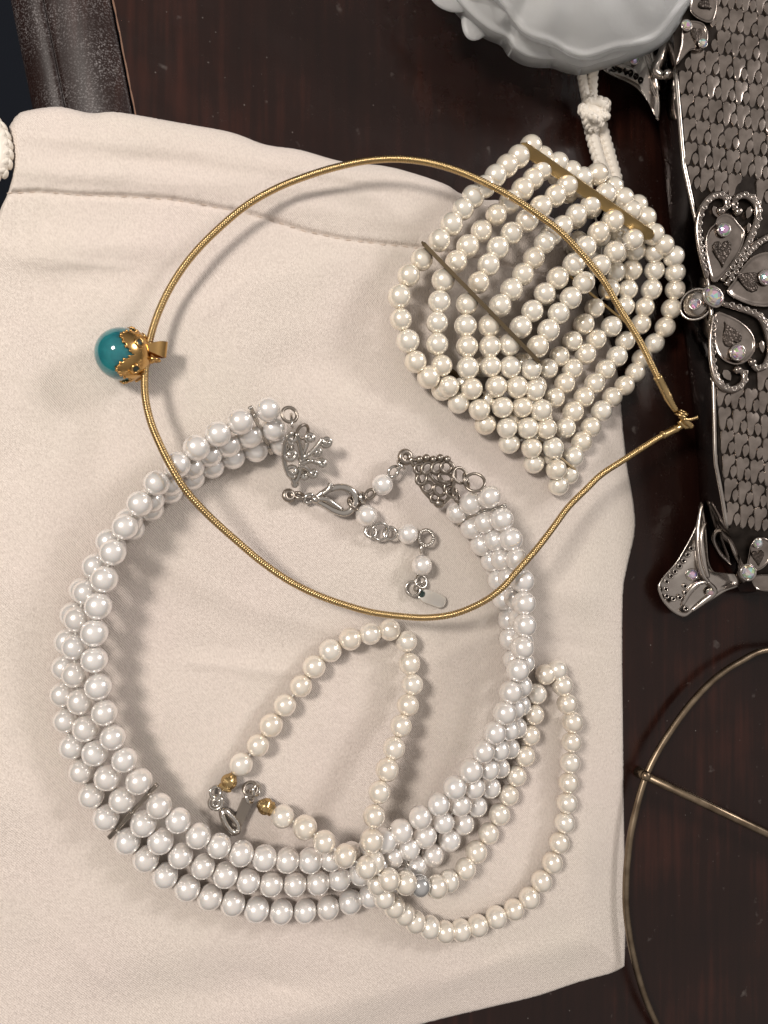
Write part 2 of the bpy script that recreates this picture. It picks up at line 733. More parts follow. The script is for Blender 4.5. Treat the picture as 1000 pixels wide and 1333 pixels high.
NU, NV = 330, 470
tl, tr, bl, br = top_e(0), top_e(1), left_e(1), right_e(1)
bag_pos = Q(400, 760, 0)
bag = thing('drawstring_pouch', 'cream flannel drawstring pouch lying flat under the jewellery', 'pouch', bag_pos)
us = [smooth(i / NU) * 0.25 + 0.75 * i / NU for i in range(NU + 1)]
vs = [smooth(i / NV) * 0.25 + 0.75 * i / NV for i in range(NV + 1)]
T_ = [top_e(u) for u in us]
B_ = [bot_e(u) for u in us]
L_ = [left_e(v) for v in vs]
R_ = [right_e(v) for v in vs]
verts, faces = [], []
GRID = []
for j, v in enumerate(vs):
    row = []
    for i, u in enumerate(us):
        p = (T_[i] * (1 - v) + B_[i] * v + L_[j] * (1 - u) + R_[j] * u
             - (tl * (1 - u) * (1 - v) + tr * u * (1 - v) + bl * (1 - u) * v + br * u * v))
        row.append(p)
    GRID.append(row)
for j in range(NV + 1):
    for i in range(NU + 1):
        p = GRID[j][i]
        e = min((p - T_[i]).length, (p - B_[i]).length, (p - L_[j]).length, (p - R_[j]).length)
        h = bag_h(p.x, p.y)
        e2 = min((p - B_[i]).length, (p - R_[j]).length)
        if e2 < 60:                              # thin single edge on the two plain sides
            h = lerp(1.3, h, smooth(e2 / 60))
        if e < 15:
            k = 1 - (1 - e / 15) ** 2.2
            fz = 0.10 * noise.noise(Vector((p.x / 5, p.y / 5, 2)))
            h = 0.35 + (h - 0.35) * math.sqrt(max(0, k)) + fz * (1 - e / 15)
            if e == 0:
                n_ = noise.noise(Vector((p.x / 3.0, p.y / 3.0, 5.0))) * 0.9
                p = p + Vector((n_, n_, 0))
        verts.append(Q(p.x, p.y, h))
W_ = NU + 1
for j in range(NV):
    for i in range(NU):
        faces.append((j * W_ + i, (j + 1) * W_ + i, (j + 1) * W_ + i + 1, j * W_ + i + 1))
# underside
ring = [i for i in range(NU + 1)] + [j * W_ + NU for j in range(1, NV + 1)] + \
       [NV * W_ + i for i in range(NU - 1, -1, -1)] + [j * W_ for j in range(NV - 1, 0, -1)]
base0 = len(verts)
for k in ring:
    q = Vector(verts[k])
    verts.append(Vector((q.x, q.y, 0.0001)))
n_r = len(ring)
for k in range(n_r):
    k2 = (k + 1) % n_r
    faces.append((ring[k], ring[k2], base0 + k2, base0 + k))
faces.append(tuple(base0 + k for k in range(n_r - 1, -1, -1)))
mb = MB()
mb.add(verts, faces)
mb.build('cloth', M['cloth'], bag)

# the seam: single stitches
sp = resample([Vector((x, y, 0)) for x, y in STITCH if x < 640], 7.5)
k = 0
stitch_mesh = None
for i in range(0, len(sp) - 1):
    if i % 2:
        continue
    a, b = sp[i], sp[i + 1]
    a = a + Vector((0, random.uniform(-1.0, 1.0), 0))
    b = b + Vector((0, random.uniform(-1.0, 1.0), 0))
    A, B = Q(a.x, a.y, bag_h(a.x, a.y) + 0.10), Q(b.x, b.y, bag_h(b.x, b.y) + 0.10)
    if stitch_mesh is None:
        s = MB()
        s.ball((0, 0, 0), (0.56, 0.10, 0.10), 8, 6)
        stitch_mesh = s.mesh('stitch', M['stitch'])
    o = bpy.data.objects.new('stitch', stitch_mesh)
    COL.objects.link(o)
    dvec = B - A
    o.parent = bag
    o.location = (A + B) / 2 - bag_pos
    o.rotation_euler = (0, 0, math.atan2(dvec.y, dvec.x))
    s_ = dvec.length
    o.scale = (s_, s_ * 1.0, s_)


def braid(mb, pts, rad, step=0.00155):
    """two columns of plaited V loops round a flat cord"""
    P = resample(pts, step)
    fr = frames(P)
    for i, p in enumerate(P):
        t, n, b = fr[i]
        for side in range(6):
            a = side * PI / 3 + (PI / 6)
            out = n * math.cos(a) * 0.62 + b * math.sin(a)
            tang = (-n * math.sin(a) * 0.62 + b * math.cos(a)).normalized()
            s = 1 if side % 2 else -1
            d = (t * 0.82 + tang * (0.57 * s)).normalized()
            z = out.normalized()
            y = z.cross(d).normalized()
            z = d.cross(y)
            Mx = Matrix((d, y, z)).transposed()
            off = step * (0.5 if side % 2 else 0.0) * 0
            mb.ball(p + out * rad * 0.72 + t * off, (step * 0.72, rad * 0.34, rad * 0.30), 8, 6, Mx)
    mb.tube(P, rad * 0.78, 10)
    return mb


mb = MB()
c1 = catmull([Q(748, 40, 16), Q(757, 70, 12), Q(758, 100, 7), Q(763, 128, 5), Q(768, 146, 4.5)], 8)
c2 = catmull([Q(778, 40, 16), Q(774, 70, 12), Q(772, 100, 7), Q(771, 128, 5), Q(773, 146, 4.5)], 8)
braid(mb, c1, 0.0016)
braid(mb, c2, 0.0016)
c3 = catmull([Q(766, 150, 4.0), Q(771, 176, 2.3), Q(780, 208, 2.3), Q(791, 238, 2.3), Q(797, 270, 2.5), Q(778, 310, 3), Q(740, 330, 3)], 8)
c4 = catmull([Q(779, 150, 4.0), Q(786, 176, 2.3), Q(795, 208, 2.3), Q(803, 238, 2.3), Q(806, 275, 2.5), Q(790, 320, 3), Q(750, 345, 3)], 8)
braid(mb, c3, 0.0021, 0.0018)
braid(mb, c4, 0.0020, 0.0018)
cord_a = mb.build('drawcord', M['cord'], bag)
mb = MB()
kc = Q(771, 147, 5.5)
for rot, sc, off in ((0.3, 1.0, (0, 0, 0.0008)), (1.5, 0.92, (0.0003, 0.0008, 0.0)), (2.5, 0.95, (-0.0005, -0.0010, 0.0)), (0.9, 0.7, (0.0028, 0.0006, 0))):
    R = []
    for i in range(20):
        a = 2 * PI * i / 20
        q = Vector((math.cos(a) * 0.0030 * sc, math.sin(a) * 0.0021 * sc, math.sin(a * 2) * 0.0011))
        q.rotate(Quaternion((0, 0, 1), rot))
        R.append(kc + Vector(off) + q)
    braid(mb, R + R[:2], 0.0016, 0.0014)
mb.ball(kc, (0.0026, 0.0024, 0.0022))
o = mb.build('knot', M['cord'], cord_a)
WORLD[cord_a.name] = Matrix.Identity(4)
o.matrix_parent_inverse = Matrix.Identity(4)
o.matrix_parent_inverse = (Matrix.Translation(bag_pos) @ Matrix.Translation(-bag_pos)).inverted()
mb = MB()
braid(mb, catmull([Q(-40, 150, 3), Q(-12, 160, 4.0), Q(1, 180, 4.4), Q(4, 205, 4.2), Q(-3, 222, 3.6), Q(-30, 232, 3)], 8), 0.0022, 0.0018)
mb.build('drawcord', M['cord'], bag)

# ------------------------------------------------------------------ pearls
ps = MB()
ps.ball((0, 0, 0), 1.0, 32, 20)
PEARL = {}
for k in ('pearl_white', 'pearl_cream', 'pearl_ivory'):
    PEARL[k] = ps.mesh('pearl', M[k])


def pearl(p, r, kind, parent, ploc, axis=None):
    o = bpy.data.objects.new('pearl', PEARL[kind])
    COL.objects.link(o)
    o.parent = parent
    o.location = p - ploc
    f = r * random.uniform(0.96, 1.03)
    if axis is not None and axis.length > 0:
        q = axis.to_track_quat('Z', 'Y')
        o.rotation_mode = 'QUATERNION'
        o.rotation_quaternion = q @ Quaternion((0, 0, 1), random.uniform(0, 6.28))
        o.scale = (f, f, f * random.uniform(0.985, 1.03))
    else:
        o.rotation_euler = (random.uniform(0, 6), random.uniform(0, 6), random.uniform(0, 6))
        o.scale = (f, f, f)
    return o


def string_of(pts3, r, kind, parent, ploc, thread=True):
    for i, p in enumerate(pts3):
        ax = pts3[min(i + 1, len(pts3) - 1)] - pts3[max(i - 1, 0)]
        pearl(p, r, kind, parent, ploc, ax)
    if thread:
        mb = MB()
        mb.tube(catmull(pts3, 4), 0.00028, 6)
        mb.build('thread', M['nylon'], parent)


# ------------------------------------------------------------------ three-row choker
ch_pos = Q(400, 850, BAGZ)
choker = thing('pearl_choker', 'white three-row pearl choker standing in a wide ring, silver clasp at top', 'choker', ch_pos)
CT = [(349, 533), (313, 549), (284, 565), (256, 583), (231, 605), (204, 629), (182, 656), (163, 686), (147, 719), (136, 754),
      (128, 789), (123, 824), (123, 859), (128, 894), (136, 928), (147, 960), (162, 989), (181, 1017), (207, 1049),
      (232, 1068), (258, 1088), (285, 1101), (314, 1111), (344, 1117), (374, 1120), (404, 1120), (431, 1118), (457, 1112),
      (481, 1104), (501, 1094), (522, 1082), (547, 1064), (571, 1047), (592, 1025), (613, 1003), (629, 978), (644, 954),
      (657, 928), (665, 901), (674, 872), (680, 843), (683, 814), (682, 785), (680, 756), (673, 728), (665, 702),
      (653, 676), (637, 647)]
CM = [(357, 558), (325, 567), (297, 579), (273, 592), (250, 608), (222, 629), (197, 651), (168, 678), (142, 705),
      (124, 737), (112, 771), (101, 806), (98, 842), (98, 878), (105, 913), (112, 948), (124, 980), (140, 1012), (159, 1041),
      (187, 1072), (209, 1095), (235, 1114), (264, 1128), (293, 1139), (323, 1147), (353, 1151), (384, 1151), (414, 1149),
      (442, 1144), (469, 1137), (493, 1126), (510, 1116), (532, 1104), (553, 1088), (577, 1070), (599, 1047), (617, 1025), (636, 1001),
      (649, 976), (662, 950), (670, 922), (678, 893), (682, 863), (680, 835), (676, 806), (670, 778), (662, 752), (653, 728),
      (645, 703), (631, 680), (613, 655)]
CB = [(366, 578), (333, 586), (303, 595), (276, 607), (250, 622), (222, 640), (197, 663), (172, 688), (147, 712),
      (124, 738), (107, 768), (95, 800), (88, 835), (84, 869), (82, 904), (86, 938), (94, 972), (106, 1004), (119, 1036), (138, 1064),
      (166, 1095), (190, 1118), (215, 1140), (244, 1156), (273, 1168), (303, 1176), (334, 1184), (366, 1187), (397, 1186),
      (427, 1182), (456, 1174), (482, 1166), (506, 1153), (525, 1141), (542, 1128), (563, 1113), (585, 1093), (603, 1072), (620, 1049),
      (638, 1025), (650, 999), (663, 974), (672, 947), (677, 918), (676, 888), (669, 859), (664, 832), (662, 806), (656, 780),
      (649, 755), (640, 730), (627, 709), (614, 687), (595, 667)]
ZT = [(0, 15.2), (.1, 14.8), (.18, 13.4), (.27, 12.6), (.36, 11), (.47, 9.6), (.57, 10.2), (.65, 12.4), (.76, 15.5), (.88, 17), (1, 14.8)]
ZM = [(0, 10.6), (.12, 10.2), (.25, 9.2), (.36, 8.6), (.47, 8.0), (.57, 8.4), (.65, 9.6), (.76, 11.5), (.88, 12.2), (1, 10.8)]
ZB = [(0, 6.0), (1, 6.0)]
ROWS = []
for lst, zk in ((CT, ZT), (CM, ZM), (CB, ZB)):
    n = len(lst)
    ROWS.append([Q(x, y, keyed(zk, i / (n - 1)) + low(x, y)) for i, (x, y) in enumerate(lst)])
for R in ROWS:
    string_of(R, 0.00292, 'pearl_white', choker, ch_pos)


def bar3(A, B, C, name, m, parent, w, t, over=0.003):
    """flat spacer bar through three (or two end) points; w along the strand, t its thickness"""
    mb = MB()
    d = (C - A).normalized()
    pts = [A - d * over, A, B, C, C + d * over]
    pts = catmull(pts, 4)
    mb.tube(pts, t, 8, False, 1.0)
    o_ = mb.build(name, m, parent)
    return o_


for iT, iM, iB, mm in (((17, 18), (18, 19), (19, 20), 'dark_silver'), ((29, 30), (31, 32), (33, 34), 'silver'),
                       ((0, 1), (0, 1), (0, 1), 'silver'), ((46, 47), (49, 50), (52, 53), 'silver')):
    A = (ROWS[0][iT[0]] + ROWS[0][iT[1]]) / 2
    B = (ROWS[1][iM[0]] + ROWS[1][iM[1]]) / 2
    C = (ROWS[2][iB[0]] + ROWS[2][iB[1]]) / 2
    mb = MB()
    d1 = (B - A).normalized()
    d2 = (C - B).normalized()
    pts = catmull([A - d1 * 0.0030, A, B, C, C + d2 * 0.0030], 5)
    side = (ROWS[0][iT[1]] - ROWS[0][iT[0]]).normalized()
    for s in (-1, 1):
        mb.tube([p + side * (0.00022 * s) for p in pts], 0.00034, 8)
    for q in (A, B, C):
        mb.ring(q, side, 0.00055, 0.00026, 12, 6)
    mb.build('spacer_bar', M[mm], choker)


def loop_px(mb, pts, z, r, closed=True, sides=7, n=5):
    P = catmull([Q(p[0], p[1], (p[2] if len(p) > 2 else z) + low(p[0], p[1])) for p in pts], n, closed)
    mb.tube(P, r, sides, closed)


def circ_px(mb, x, y, z, R, r, axis=(0, 0, 1), squash=1.0, spin=0.0):
    z += low(x, y) if x < 820 else 0
    k = (Q(x + 1, y, z) - Q(x, y, z)).length
    mb.ring(Q(x, y, z), axis, R * k, r, 22, 8, squash, spin)


def part(mb, name, m, parent):
    return mb.build(name, M[m] if isinstance(m, str) else m, parent)


# left end: jump rings, scrolled end piece, lobster clasp
mb = MB(); circ_px(mb, 377, 540, 16.0, 10, 0.00042, (0.15, 0.2, 1)); part(mb, 'jump_ring', 'dark_silver', choker)
mb = MB(); circ_px(mb, 394, 562, 12.0, 9.5, 0.00040, (0.5, -0.4, 0.7)); part(mb, 'jump_ring', 'dark_silver', choker)
mb = MB(); circ_px(mb, 380, 548, 15, 6, 0.00036, (1, 0.1, 0.2), 2.0); part(mb, 'jump_ring', 'silver', choker)
def spiral(mb, x, y, z, R, a0, turns=1.35, r=0.00046, hand=1):
    pts = []
    n = 22
    for i in range(n + 1):
        t = i / n
        rr = R * (1 - 0.72 * t)
        a = a0 + hand * turns * 2 * PI * t
        pts.append((x + rr * math.cos(a), y + rr * math.sin(a), z + 0.5 * t))
    loop_px(mb, pts, z, r, False, 7, 2)


mb = MB()
for x, y, z, R, a0, hd in ((381, 570, 12.6, 8, 1.5, 1), (379, 592, 10.4, 9.5, -1.2, -1), (381, 613, 8.0, 8, 1.2, 1), (404, 570, 11, 6, 2.2, 1), (425, 575, 9.8, 6.5, 2.6, -1),
                           (419, 603, 8.6, 5.5, 3.0, 1), (408, 616, 7.4, 5.5, 3.8, -1), (396, 619, 6.8, 5, 4.2, 1), (413, 588, 9.4, 5, 2.6, -1)):
    spiral(mb, x, y, z, R, a0, 1.35, 0.00058, hd)
for pts in ([(381, 562, 14), (372, 578, 12), (370, 596, 10), (373, 612, 8.4), (382, 626, 7), (384, 634, 6.4)], [(386, 564, 13.6), (391, 582, 11.4), (393, 600, 9.4), (390, 616, 7.8), (385, 628, 6.8)],
            [(390, 600, 9.4), (396, 588, 10), (400, 576, 10.6)], [(390, 602, 9.4), (402, 592, 9.8), (412, 582, 10), (420, 571, 10.2)], [(391, 604, 9.2), (404, 600, 9.2), (415, 603, 8.8)],
            [(391, 606, 9), (400, 610, 8.2), (405, 616, 7.6)], [(390, 609, 8.6), (394, 616, 7.4)], [(389, 604, 9), (397, 604, 9)], [(389, 607, 8.8), (397, 607, 8.8)]):
    loop_px(mb, pts, 9, 0.00062, False)
for x, y, z, w, h, rot in ((399, 593, 10.3, .0011, .0006, 0.6), (404, 600, 9.6, .0010, .0005, -0.1), (396, 586, 10.4, .0010, .0005, 1.1), (384, 630, 6.6, .0010, .0010, 0), (380, 582, 11.4, .0009, .0005, 1.4)):
    mb.ball(Q(x, y, z + low(x, y)), (w, h, 0.0005), 12, 7, Matrix.Rotation(rot, 3, 'Z'))
part(mb, 'filigree_end', 'silver', choker)
mb = MB(); circ_px(mb, 376, 645, 5, 5.5, 0.00075, (0.2, 0.2, 1)); part(mb, 'jump_ring', 'dark_silver', choker)
mb = MB()
circ_px(mb, 389, 645, 4.8, 6.5, 0.00045, (0, 0.8, 0.6), 0.8); part(mb, 'jump_ring', 'dark_silver', choker)
mb = MB(); circ_px(mb, 402, 649, 4.8, 6.5, 0.00045, (0.1, -0.3, 1), 0.75); part(mb, 'jump_ring', 'silver', choker)
clasp = None
mb = MB()
P = catmull([Q(x, y, z + low(x, y)) for x, y, z in ((410, 650, 5), (420, 642, 5.4), (432, 636, 5.8), (446, 634, 6), (458, 639, 6), (463, 650, 5.8), (459, 662, 5.5),
                                        (449, 668, 5.3), (436, 665, 5.2), (424, 658, 5.1), (414, 653, 5))], 5)
rad = [0.00072 + 0.00022 * math.sin(i / len(P) * PI) for i in range(len(P))]
mb.tube(P, rad, 10, False, 0.9)
mb.ball(Q(412, 650, 5 + low(412, 650)), (0.0014, 0.0011, 0.0010))
clasp = part(mb, 'lobster_clasp', 'silver', choker)
mb = MB()
v = catmull([Q(x, y, z + low(x, y)) for x, y, z in ((414, 649, 5.6), (425, 650, 6), (436, 657, 6), (446, 664, 5.8))], 5)
mb.tube(v, [0.00085 * (1 - 0.6 * i / len(v)) for i in range(len(v))], 8)
lev = catmull([Q(x, y, z + low(x, y)) for x, y, z in ((420, 643, 6.3), (428, 637, 6.6), (431, 629, 6.8))], 4)
mb.tube(lev, [0.0007] * len(lev), 8)
o = mb.build('lever', M['silver'], choker)
o.parent = clasp
o.matrix_parent_inverse = Matrix.Identity(4)
# right end
mb = MB(); circ_px(mb, 461, 655, 5.6, 10, 0.00055, (0.5, 0.6, 0.6), 0.8); part(mb, 'jump_ring', 'dark_silver', choker)
mb = MB(); circ_px(mb, 472, 648, 5.4, 7, 0.00042, (0.7, 0.2, 0.5)); part(mb, 'jump_ring', 'silver', choker)
mb = MB(); circ_px(mb, 482, 643, 5.6, 7, 0.00042, (-0.1, 0.4, 1), 0.7); part(mb, 'jump_ring', 'dark_silver', choker)
for i, (x, y) in enumerate(((498, 631), (477, 671), (531, 695), (549, 736))):
    pearl(Q(x, y, 6.0 + low(x, y)), 0.0027, 'pearl_white', choker, ch_pos)
mb = MB(); circ_px(mb, 512, 614, 6.2, 7.5, 0.00042, (0.2, -0.2, 1), 0.8); part(mb, 'jump_ring', 'silver', choker)
mb = MB(); loop_px(mb, [(518, 611, 6.5), (524, 603, 7.2), (528, 597, 7.6)], 7, 0.0006, False); circ_px(mb, 522, 605, 7, 6, 0.0004, (0.6, 0.6, 0.4)); part(mb, 'jump_ring', 'silver', choker)
mb = MB(); circ_px(mb, 528, 595, 7.5, 6.5, 0.00085, (0.1, 0.1, 1)); part(mb, 'jump_ring', 'dark_silver', choker)
mb = MB()
loop_px(mb, [(534, 598, 8), (546, 600, 8.5), (560, 599, 9), (575, 598, 10), (588, 604, 11), (592, 616, 11), (590, 632, 10), (584, 648, 8), (572, 657, 6.5),
             (560, 648, 6.5), (550, 636, 7), (544, 622, 7.5), (541, 610, 8)], 9, 0.00055)
for (x, y, w, h, a, z) in ((545, 610, 5, 6, .5, 8.6), (556, 609, 6, 8, .7, 9.2), (569, 608, 6, 8, .8, 9.8), (581, 608, 7, 7, .3, 10.5), (549, 623, 6, 8, .6, 8.2),
                           (557, 634, 6, 7, .7, 7.6), (568, 622, 10, 4, .7, 9), (580, 622, 9, 6, .2, 9.8), (572, 638, 8, 6, .9, 8), (584, 634, 5, 7, .3, 9),
                           (566, 648, 5, 6, .5, 7)):
    pts = []
    for i in range(10):
        t = 2 * PI * i / 10
        ux, uy = math.cos(t) * w, math.sin(t) * h
        pts.append((x + ux * math.cos(a) - uy * math.sin(a), y + ux * math.sin(a) + uy * math.cos(a), z))
    loop_px(mb, pts, z, 0.00045)
for x in range(5):
    mb.ball(Q(546 + x * 9, 598 - (x % 2) * 2, 9 + x * 0.4 + low(560, 598)), 0.0010, 10, 7)
mb.ball(Q(572, 655, 6.6 + low(572, 655)), (0.0016, 0.0013, 0.0013), 12, 8)
part(mb, 'filigree_end', 'dark_silver', choker)
for x, y, z, R, ax in ((599, 619, 12, 10, (0.2, 0.3, 1)), (607, 626, 12, 9, (0.7, 0.2, 0.5)), (618, 628, 13.5, 12, (-0.3, 0.4, 0.8)), (588, 640, 9.5, 7, (0.1, 0.2, 1)),
                       (594, 646, 8.5, 8, (0.6, 0.3, 0.6))):
    mb = MB(); circ_px(mb, x, y, z, R, 0.00040, ax); part(mb, 'jump_ring', 'dark_silver', choker)
for x, y, z, R, ax in ((482, 692, 4.8, 7.5, (0.2, 0.3, 1)), (495, 692, 5.4, 11, (0.1, -0.2, 1)), (508, 694, 5, 8, (-0.2, 0.3, 1)), (548, 714, 5.5, 5, (1, 0, 0.3)),
                       (548, 757, 4.8, 8, (0.3, 0.3, 1)), (538, 766, 4.6, 9, (-0.2, 0.1, 1)), (546, 764, 5.2, 7, (0.2, -0.5, 0.8))):
    mb = MB(); circ_px(mb, x, y, z, R, 0.00034, ax); part(mb, 'jump_ring', 'silver', choker)
mb = MB()                                          # twisted ring
cc = Q(555, 700, 5.4 + low(555, 700))
for s in (0, PI):
    pts = []
    for i in range(90):
        a = 2 * PI * i / 90
        rr = 0.0020 + 0.00026 * math.cos(a * 11 + s)
        pts.append(cc + Vector((math.cos(a) * rr, math.sin(a) * rr, 0.00026 * math.sin(a * 11 + s))))
    mb.tube(pts, 0.00028, 6, True)
part(mb, 'twisted_ring', 'silver', choker)
# tag
mb = MB()
tc_ = Q(563, 779, 4.3 + low(563, 779))
ang = math.radians(-21)
loops = []
for z, sc in ((-0.00035, 0.95), (-0.0002, 1.0), (0.0002, 1.0), (0.00035, 0.94)):
    Lp = []
    for i in range(40):
        a = 2 * PI * i / 40
        x = math.copysign(0.0020, math.cos(a)) + math.cos(a) * 0.00175
        y = math.sin(a) * 0.00175
        if x < 0:
            x = -0.0037 if abs(y) < 0.0012 else x * 0.97
        x, y = x * sc, y * sc
        Lp.append(tc_ + Vector((x * math.cos(ang) - y * math.sin(ang), x * math.sin(ang) + y * math.cos(ang), z + x * 0.05)))
    loops.append(Lp)
mb.rings(loops)
tago = mb.build('end_tag', M['tag'], choker, True, 40)
mb = MB(); mb.ring(Q(549, 773, 4.75 + low(549, 773)), (0, 0, 1), 0.0007, 0.00025, 14, 6); mb.ball(Q(549, 773, 4.6 + low(549, 773)), (0.0006, 0.0006, 0.0001)); part(mb, 'tag_hole', 'dark_hole', choker)

# ------------------------------------------------------------------ single cream strand
st_pos = Q(560, 1050, BAGZ)
strand = thing('pearl_necklace', 'long cream single-strand pearl necklace looped over the white choker', 'necklace', st_pos)
S1 = [(314, 995, 5.8), (336, 970, 5.8), (353, 944, 5.8), (371, 918, 5.8), (392, 893, 5.8), (409, 868, 5.8), (430, 847, 5.8), (456, 832, 6.2), (482, 825, 6.6),
      (507, 820, 6.6), (529, 835, 6.6), (533, 864, 7.4), (537, 891, 8.2), (531, 918, 9.2), (522, 945, 10.4), (513, 974, 11.6), (504, 1002, 12.8), (494, 1031, 14.0),
      (487, 1062, 15.2), (484, 1094, 15.4), (486, 1122, 14.0), (492, 1150, 12.2), (500, 1168, 11.5), (513, 1180, 9.5), (526, 1190, 8.2), (540, 1200, 7), (559, 1207, 6.2), (579, 1213, 5.8), (600, 1211, 5.8),
      (622, 1205, 5.8), (646, 1194, 5.8), (669, 1184, 5.8), (689, 1169, 5.8), (705, 1147, 5.8), (719, 1123, 5.8), (728, 1097, 5.8), (735, 1071, 5.8),
      (738, 1045, 5.8), (740, 1019, 5.8), (742, 993, 5.8), (744, 966, 5.8), (745, 940, 5.8), (738, 916, 5.8), (732, 892, 5.8), (725, 872, 5.8), (710, 878, 5.8),
      (698, 903, 5.8), (695, 930, 5.8), (690, 957, 5.8), (683, 984, 5.8), (672, 1010, 5.8), (662, 1035, 5.8), (650, 1060, 5.8), (636, 1085, 6), (620, 1109, 6.6),
      (606, 1131, 8), (584, 1147, 9.5), (569, 1154, 11)]
S2 = [(528, 1149, 13.2), (506, 1145, 14.6), (477, 1129, 15.4), (449, 1114, 15.4), (422, 1096, 14.4), (397, 1077, 10.5), (368, 1063, 7.5)]
P1 = [Q(x, y, z + low(x, y)) for x, y, z in S1]
P2 = [Q(x, y, z + low(x, y)) for x, y, z in S2]
string_of(P1, 0.00280, 'pearl_ivory', strand, st_pos)
string_of(P2, 0.00280, 'pearl_ivory', strand, st_pos)
mb = MB(); mb.ball((0, 0, 0), 0.00262, 24, 16)
gp = Q(547, 1153, 12.4 + low(547, 1153))
o = mb.build('grey_bead', M['grey_bead'], None); o.parent = strand; o.location = gp - st_pos
for bx, by, d in ((298, 1018, Vector((0.5, 0.75, 0))), (346, 1050, Vector((-0.85, 0.45, 0)))):
    mb = MB()
    c0 = Q(bx, by, 5.4 + low(bx, by))
    d.normalize()
    sd = d.cross(Vector((0, 0, 1)))
    loops = []
    for k in range(9):
        t = k / 8
        r = (0.0008, 0.0012, 0.0017, 0.0020, 0.00205, 0.0019, 0.0016, 0.0018, 0.0012)[k]
        ctr = c0 + d * (0.0042 * (0.5 - t))
        loops.append([ctr + (sd * math.cos(2 * PI * i / 10) + Vector((0, 0, 1)) * math.sin(2 * PI * i / 10)) * r for i in range(10)])
    mb.rings(list(reversed(loops)) if bx > 320 else loops)
    mb.build('gold_bead', M['gold'], strand, True, 30)
for x, y, z, R, ax, mm in ((281, 1031, 5, 7, (0.2, 0.2, 1), 'silver'), (281, 1045, 4.8, 8.5, (-0.2, 0.1, 1), 'silver'), (281, 1045, 5.0, 4.5, (-0.2, 0.1, 1), 'silver'), (326, 1027, 5.4, 8.5, (0.1, 0.5, 0.8), 'dark_silver'),
                           (334, 1028, 5.6, 6, (0.6, 0.1, 0.7), 'silver'), (325, 1037, 5.2, 7.5, (0.7, 0.3, 0.5), 'silver')):
    mb = MB(); circ_px(mb, x, y, z, R, 0.00045, ax); part(mb, 'jump_ring', mm, strand)
mb = MB()                                          # hook-and-box clasp
loop_px(mb, [(289, 1057, 4.8), (291, 1066, 4.9), (296, 1076, 5), (304, 1084, 5), (310, 1081, 4.9), (309, 1072, 4.8), (301, 1062, 4.8), (294, 1056, 4.8)], 5, 0.00078)
part(mb, 'clasp_hook', 'silver', strand)
mb = MB()
A, B = Q(323, 1040, 5.2 + low(323, 1040)), Q(307, 1076, 4.6 + low(307, 1076))
d = (B - A).normalized(); sd = d.cross(Vector((0, 0, 1))).normalized()
loops = []
for t, w in ((0, 0.7), (0.05, 1.0), (0.95, 1.0), (1, 0.7)):
    c0 = A.lerp(B, t)
    w *= 0.00125
    loops.append([c0 + sd * w + Vector((0, 0, .0005)), c0 - sd * w + Vector((0, 0, .0005)), c0 - sd * w - Vector((0, 0, .0005)), c0 + sd * w - Vector((0, 0, .0005))])
mb.rings(loops)
mb.build('clasp_plate', M['dark_silver'], strand, False)

# ------------------------------------------------------------------ six-row bracelet
br_pos = Q(700, 400, BAGZ)
brac = thing('pearl_bracelet', 'cream six-row pearl bracelet with brass spacer bars lying collapsed near the pouch opening', 'bracelet', br_pos)
SEC_A = [[(675, 204), (660, 216), (645, 229), (631, 243), (616, 256), (603, 272), (588, 292), (572, 313)],
         [(706, 221), (694, 233), (680, 247), (664, 263), (646, 280), (627, 301), (609, 321), (594, 341)],
         [(738, 242), (723, 255), (704, 270), (686, 287), (666, 304), (648, 323), (636, 345), (623, 368)],
         [(769, 267), (750, 280), (732, 295), (718, 305), (709, 316), (695, 336), (681, 357), (666, 377), (651, 398)],
         [(798, 288), (779, 303), (762, 322), (747, 344), (726, 362), (709, 382), (693, 405), (678, 426)],
         [(824, 312), (800, 328), (781, 346), (760, 368), (743, 388), (727, 408), (714, 430), (700, 451)]]
SEC_C = [[(549, 338), (532, 359), (520, 386), (522, 416), (531, 444), (541, 471), (558, 491), (576, 507)],
         [(577, 365), (572, 393), (569, 420), (569, 448), (575, 476), (584, 503), (597, 524)],
         [(608, 396), (606, 424), (608, 451), (609, 479), (614, 506), (624, 533), (632, 552)],
         [(637, 424), (638, 451), (639, 477), (646, 503), (654, 530), (660, 557), (663, 577)],
         [(663, 449), (664, 478), (673, 504), (680, 530), (687, 557), (692, 583), (695, 603)],
         [(691, 481), (696, 508), (704, 534), (711, 558), (720, 583), (724, 611), (727, 632)]]
SEC_D = [[(604, 500), (628, 478), (655, 450), (678, 428), (694, 406), (710, 384), (727, 363)],
         [(634, 520), (656, 497), (680, 473), (700, 453), (714, 431), (728, 409), (744, 388)],
         [(664, 546), (682, 524), (698, 503), (713, 480), (728, 464), (745, 444), (760, 422), (774, 401)],
         [(692, 566), (706, 546), (722, 518), (735, 499), (745, 480), (762, 461), (776, 442), (796, 425)],
         [(718, 592), (736, 557), (746, 536), (760, 517), (774, 499), (788, 481), (803, 464), (814, 444)],
         [(740, 618), (746, 595), (757, 575), (769, 556), (783, 535), (797, 517), (813, 502), (827, 485), (836, 467)]]
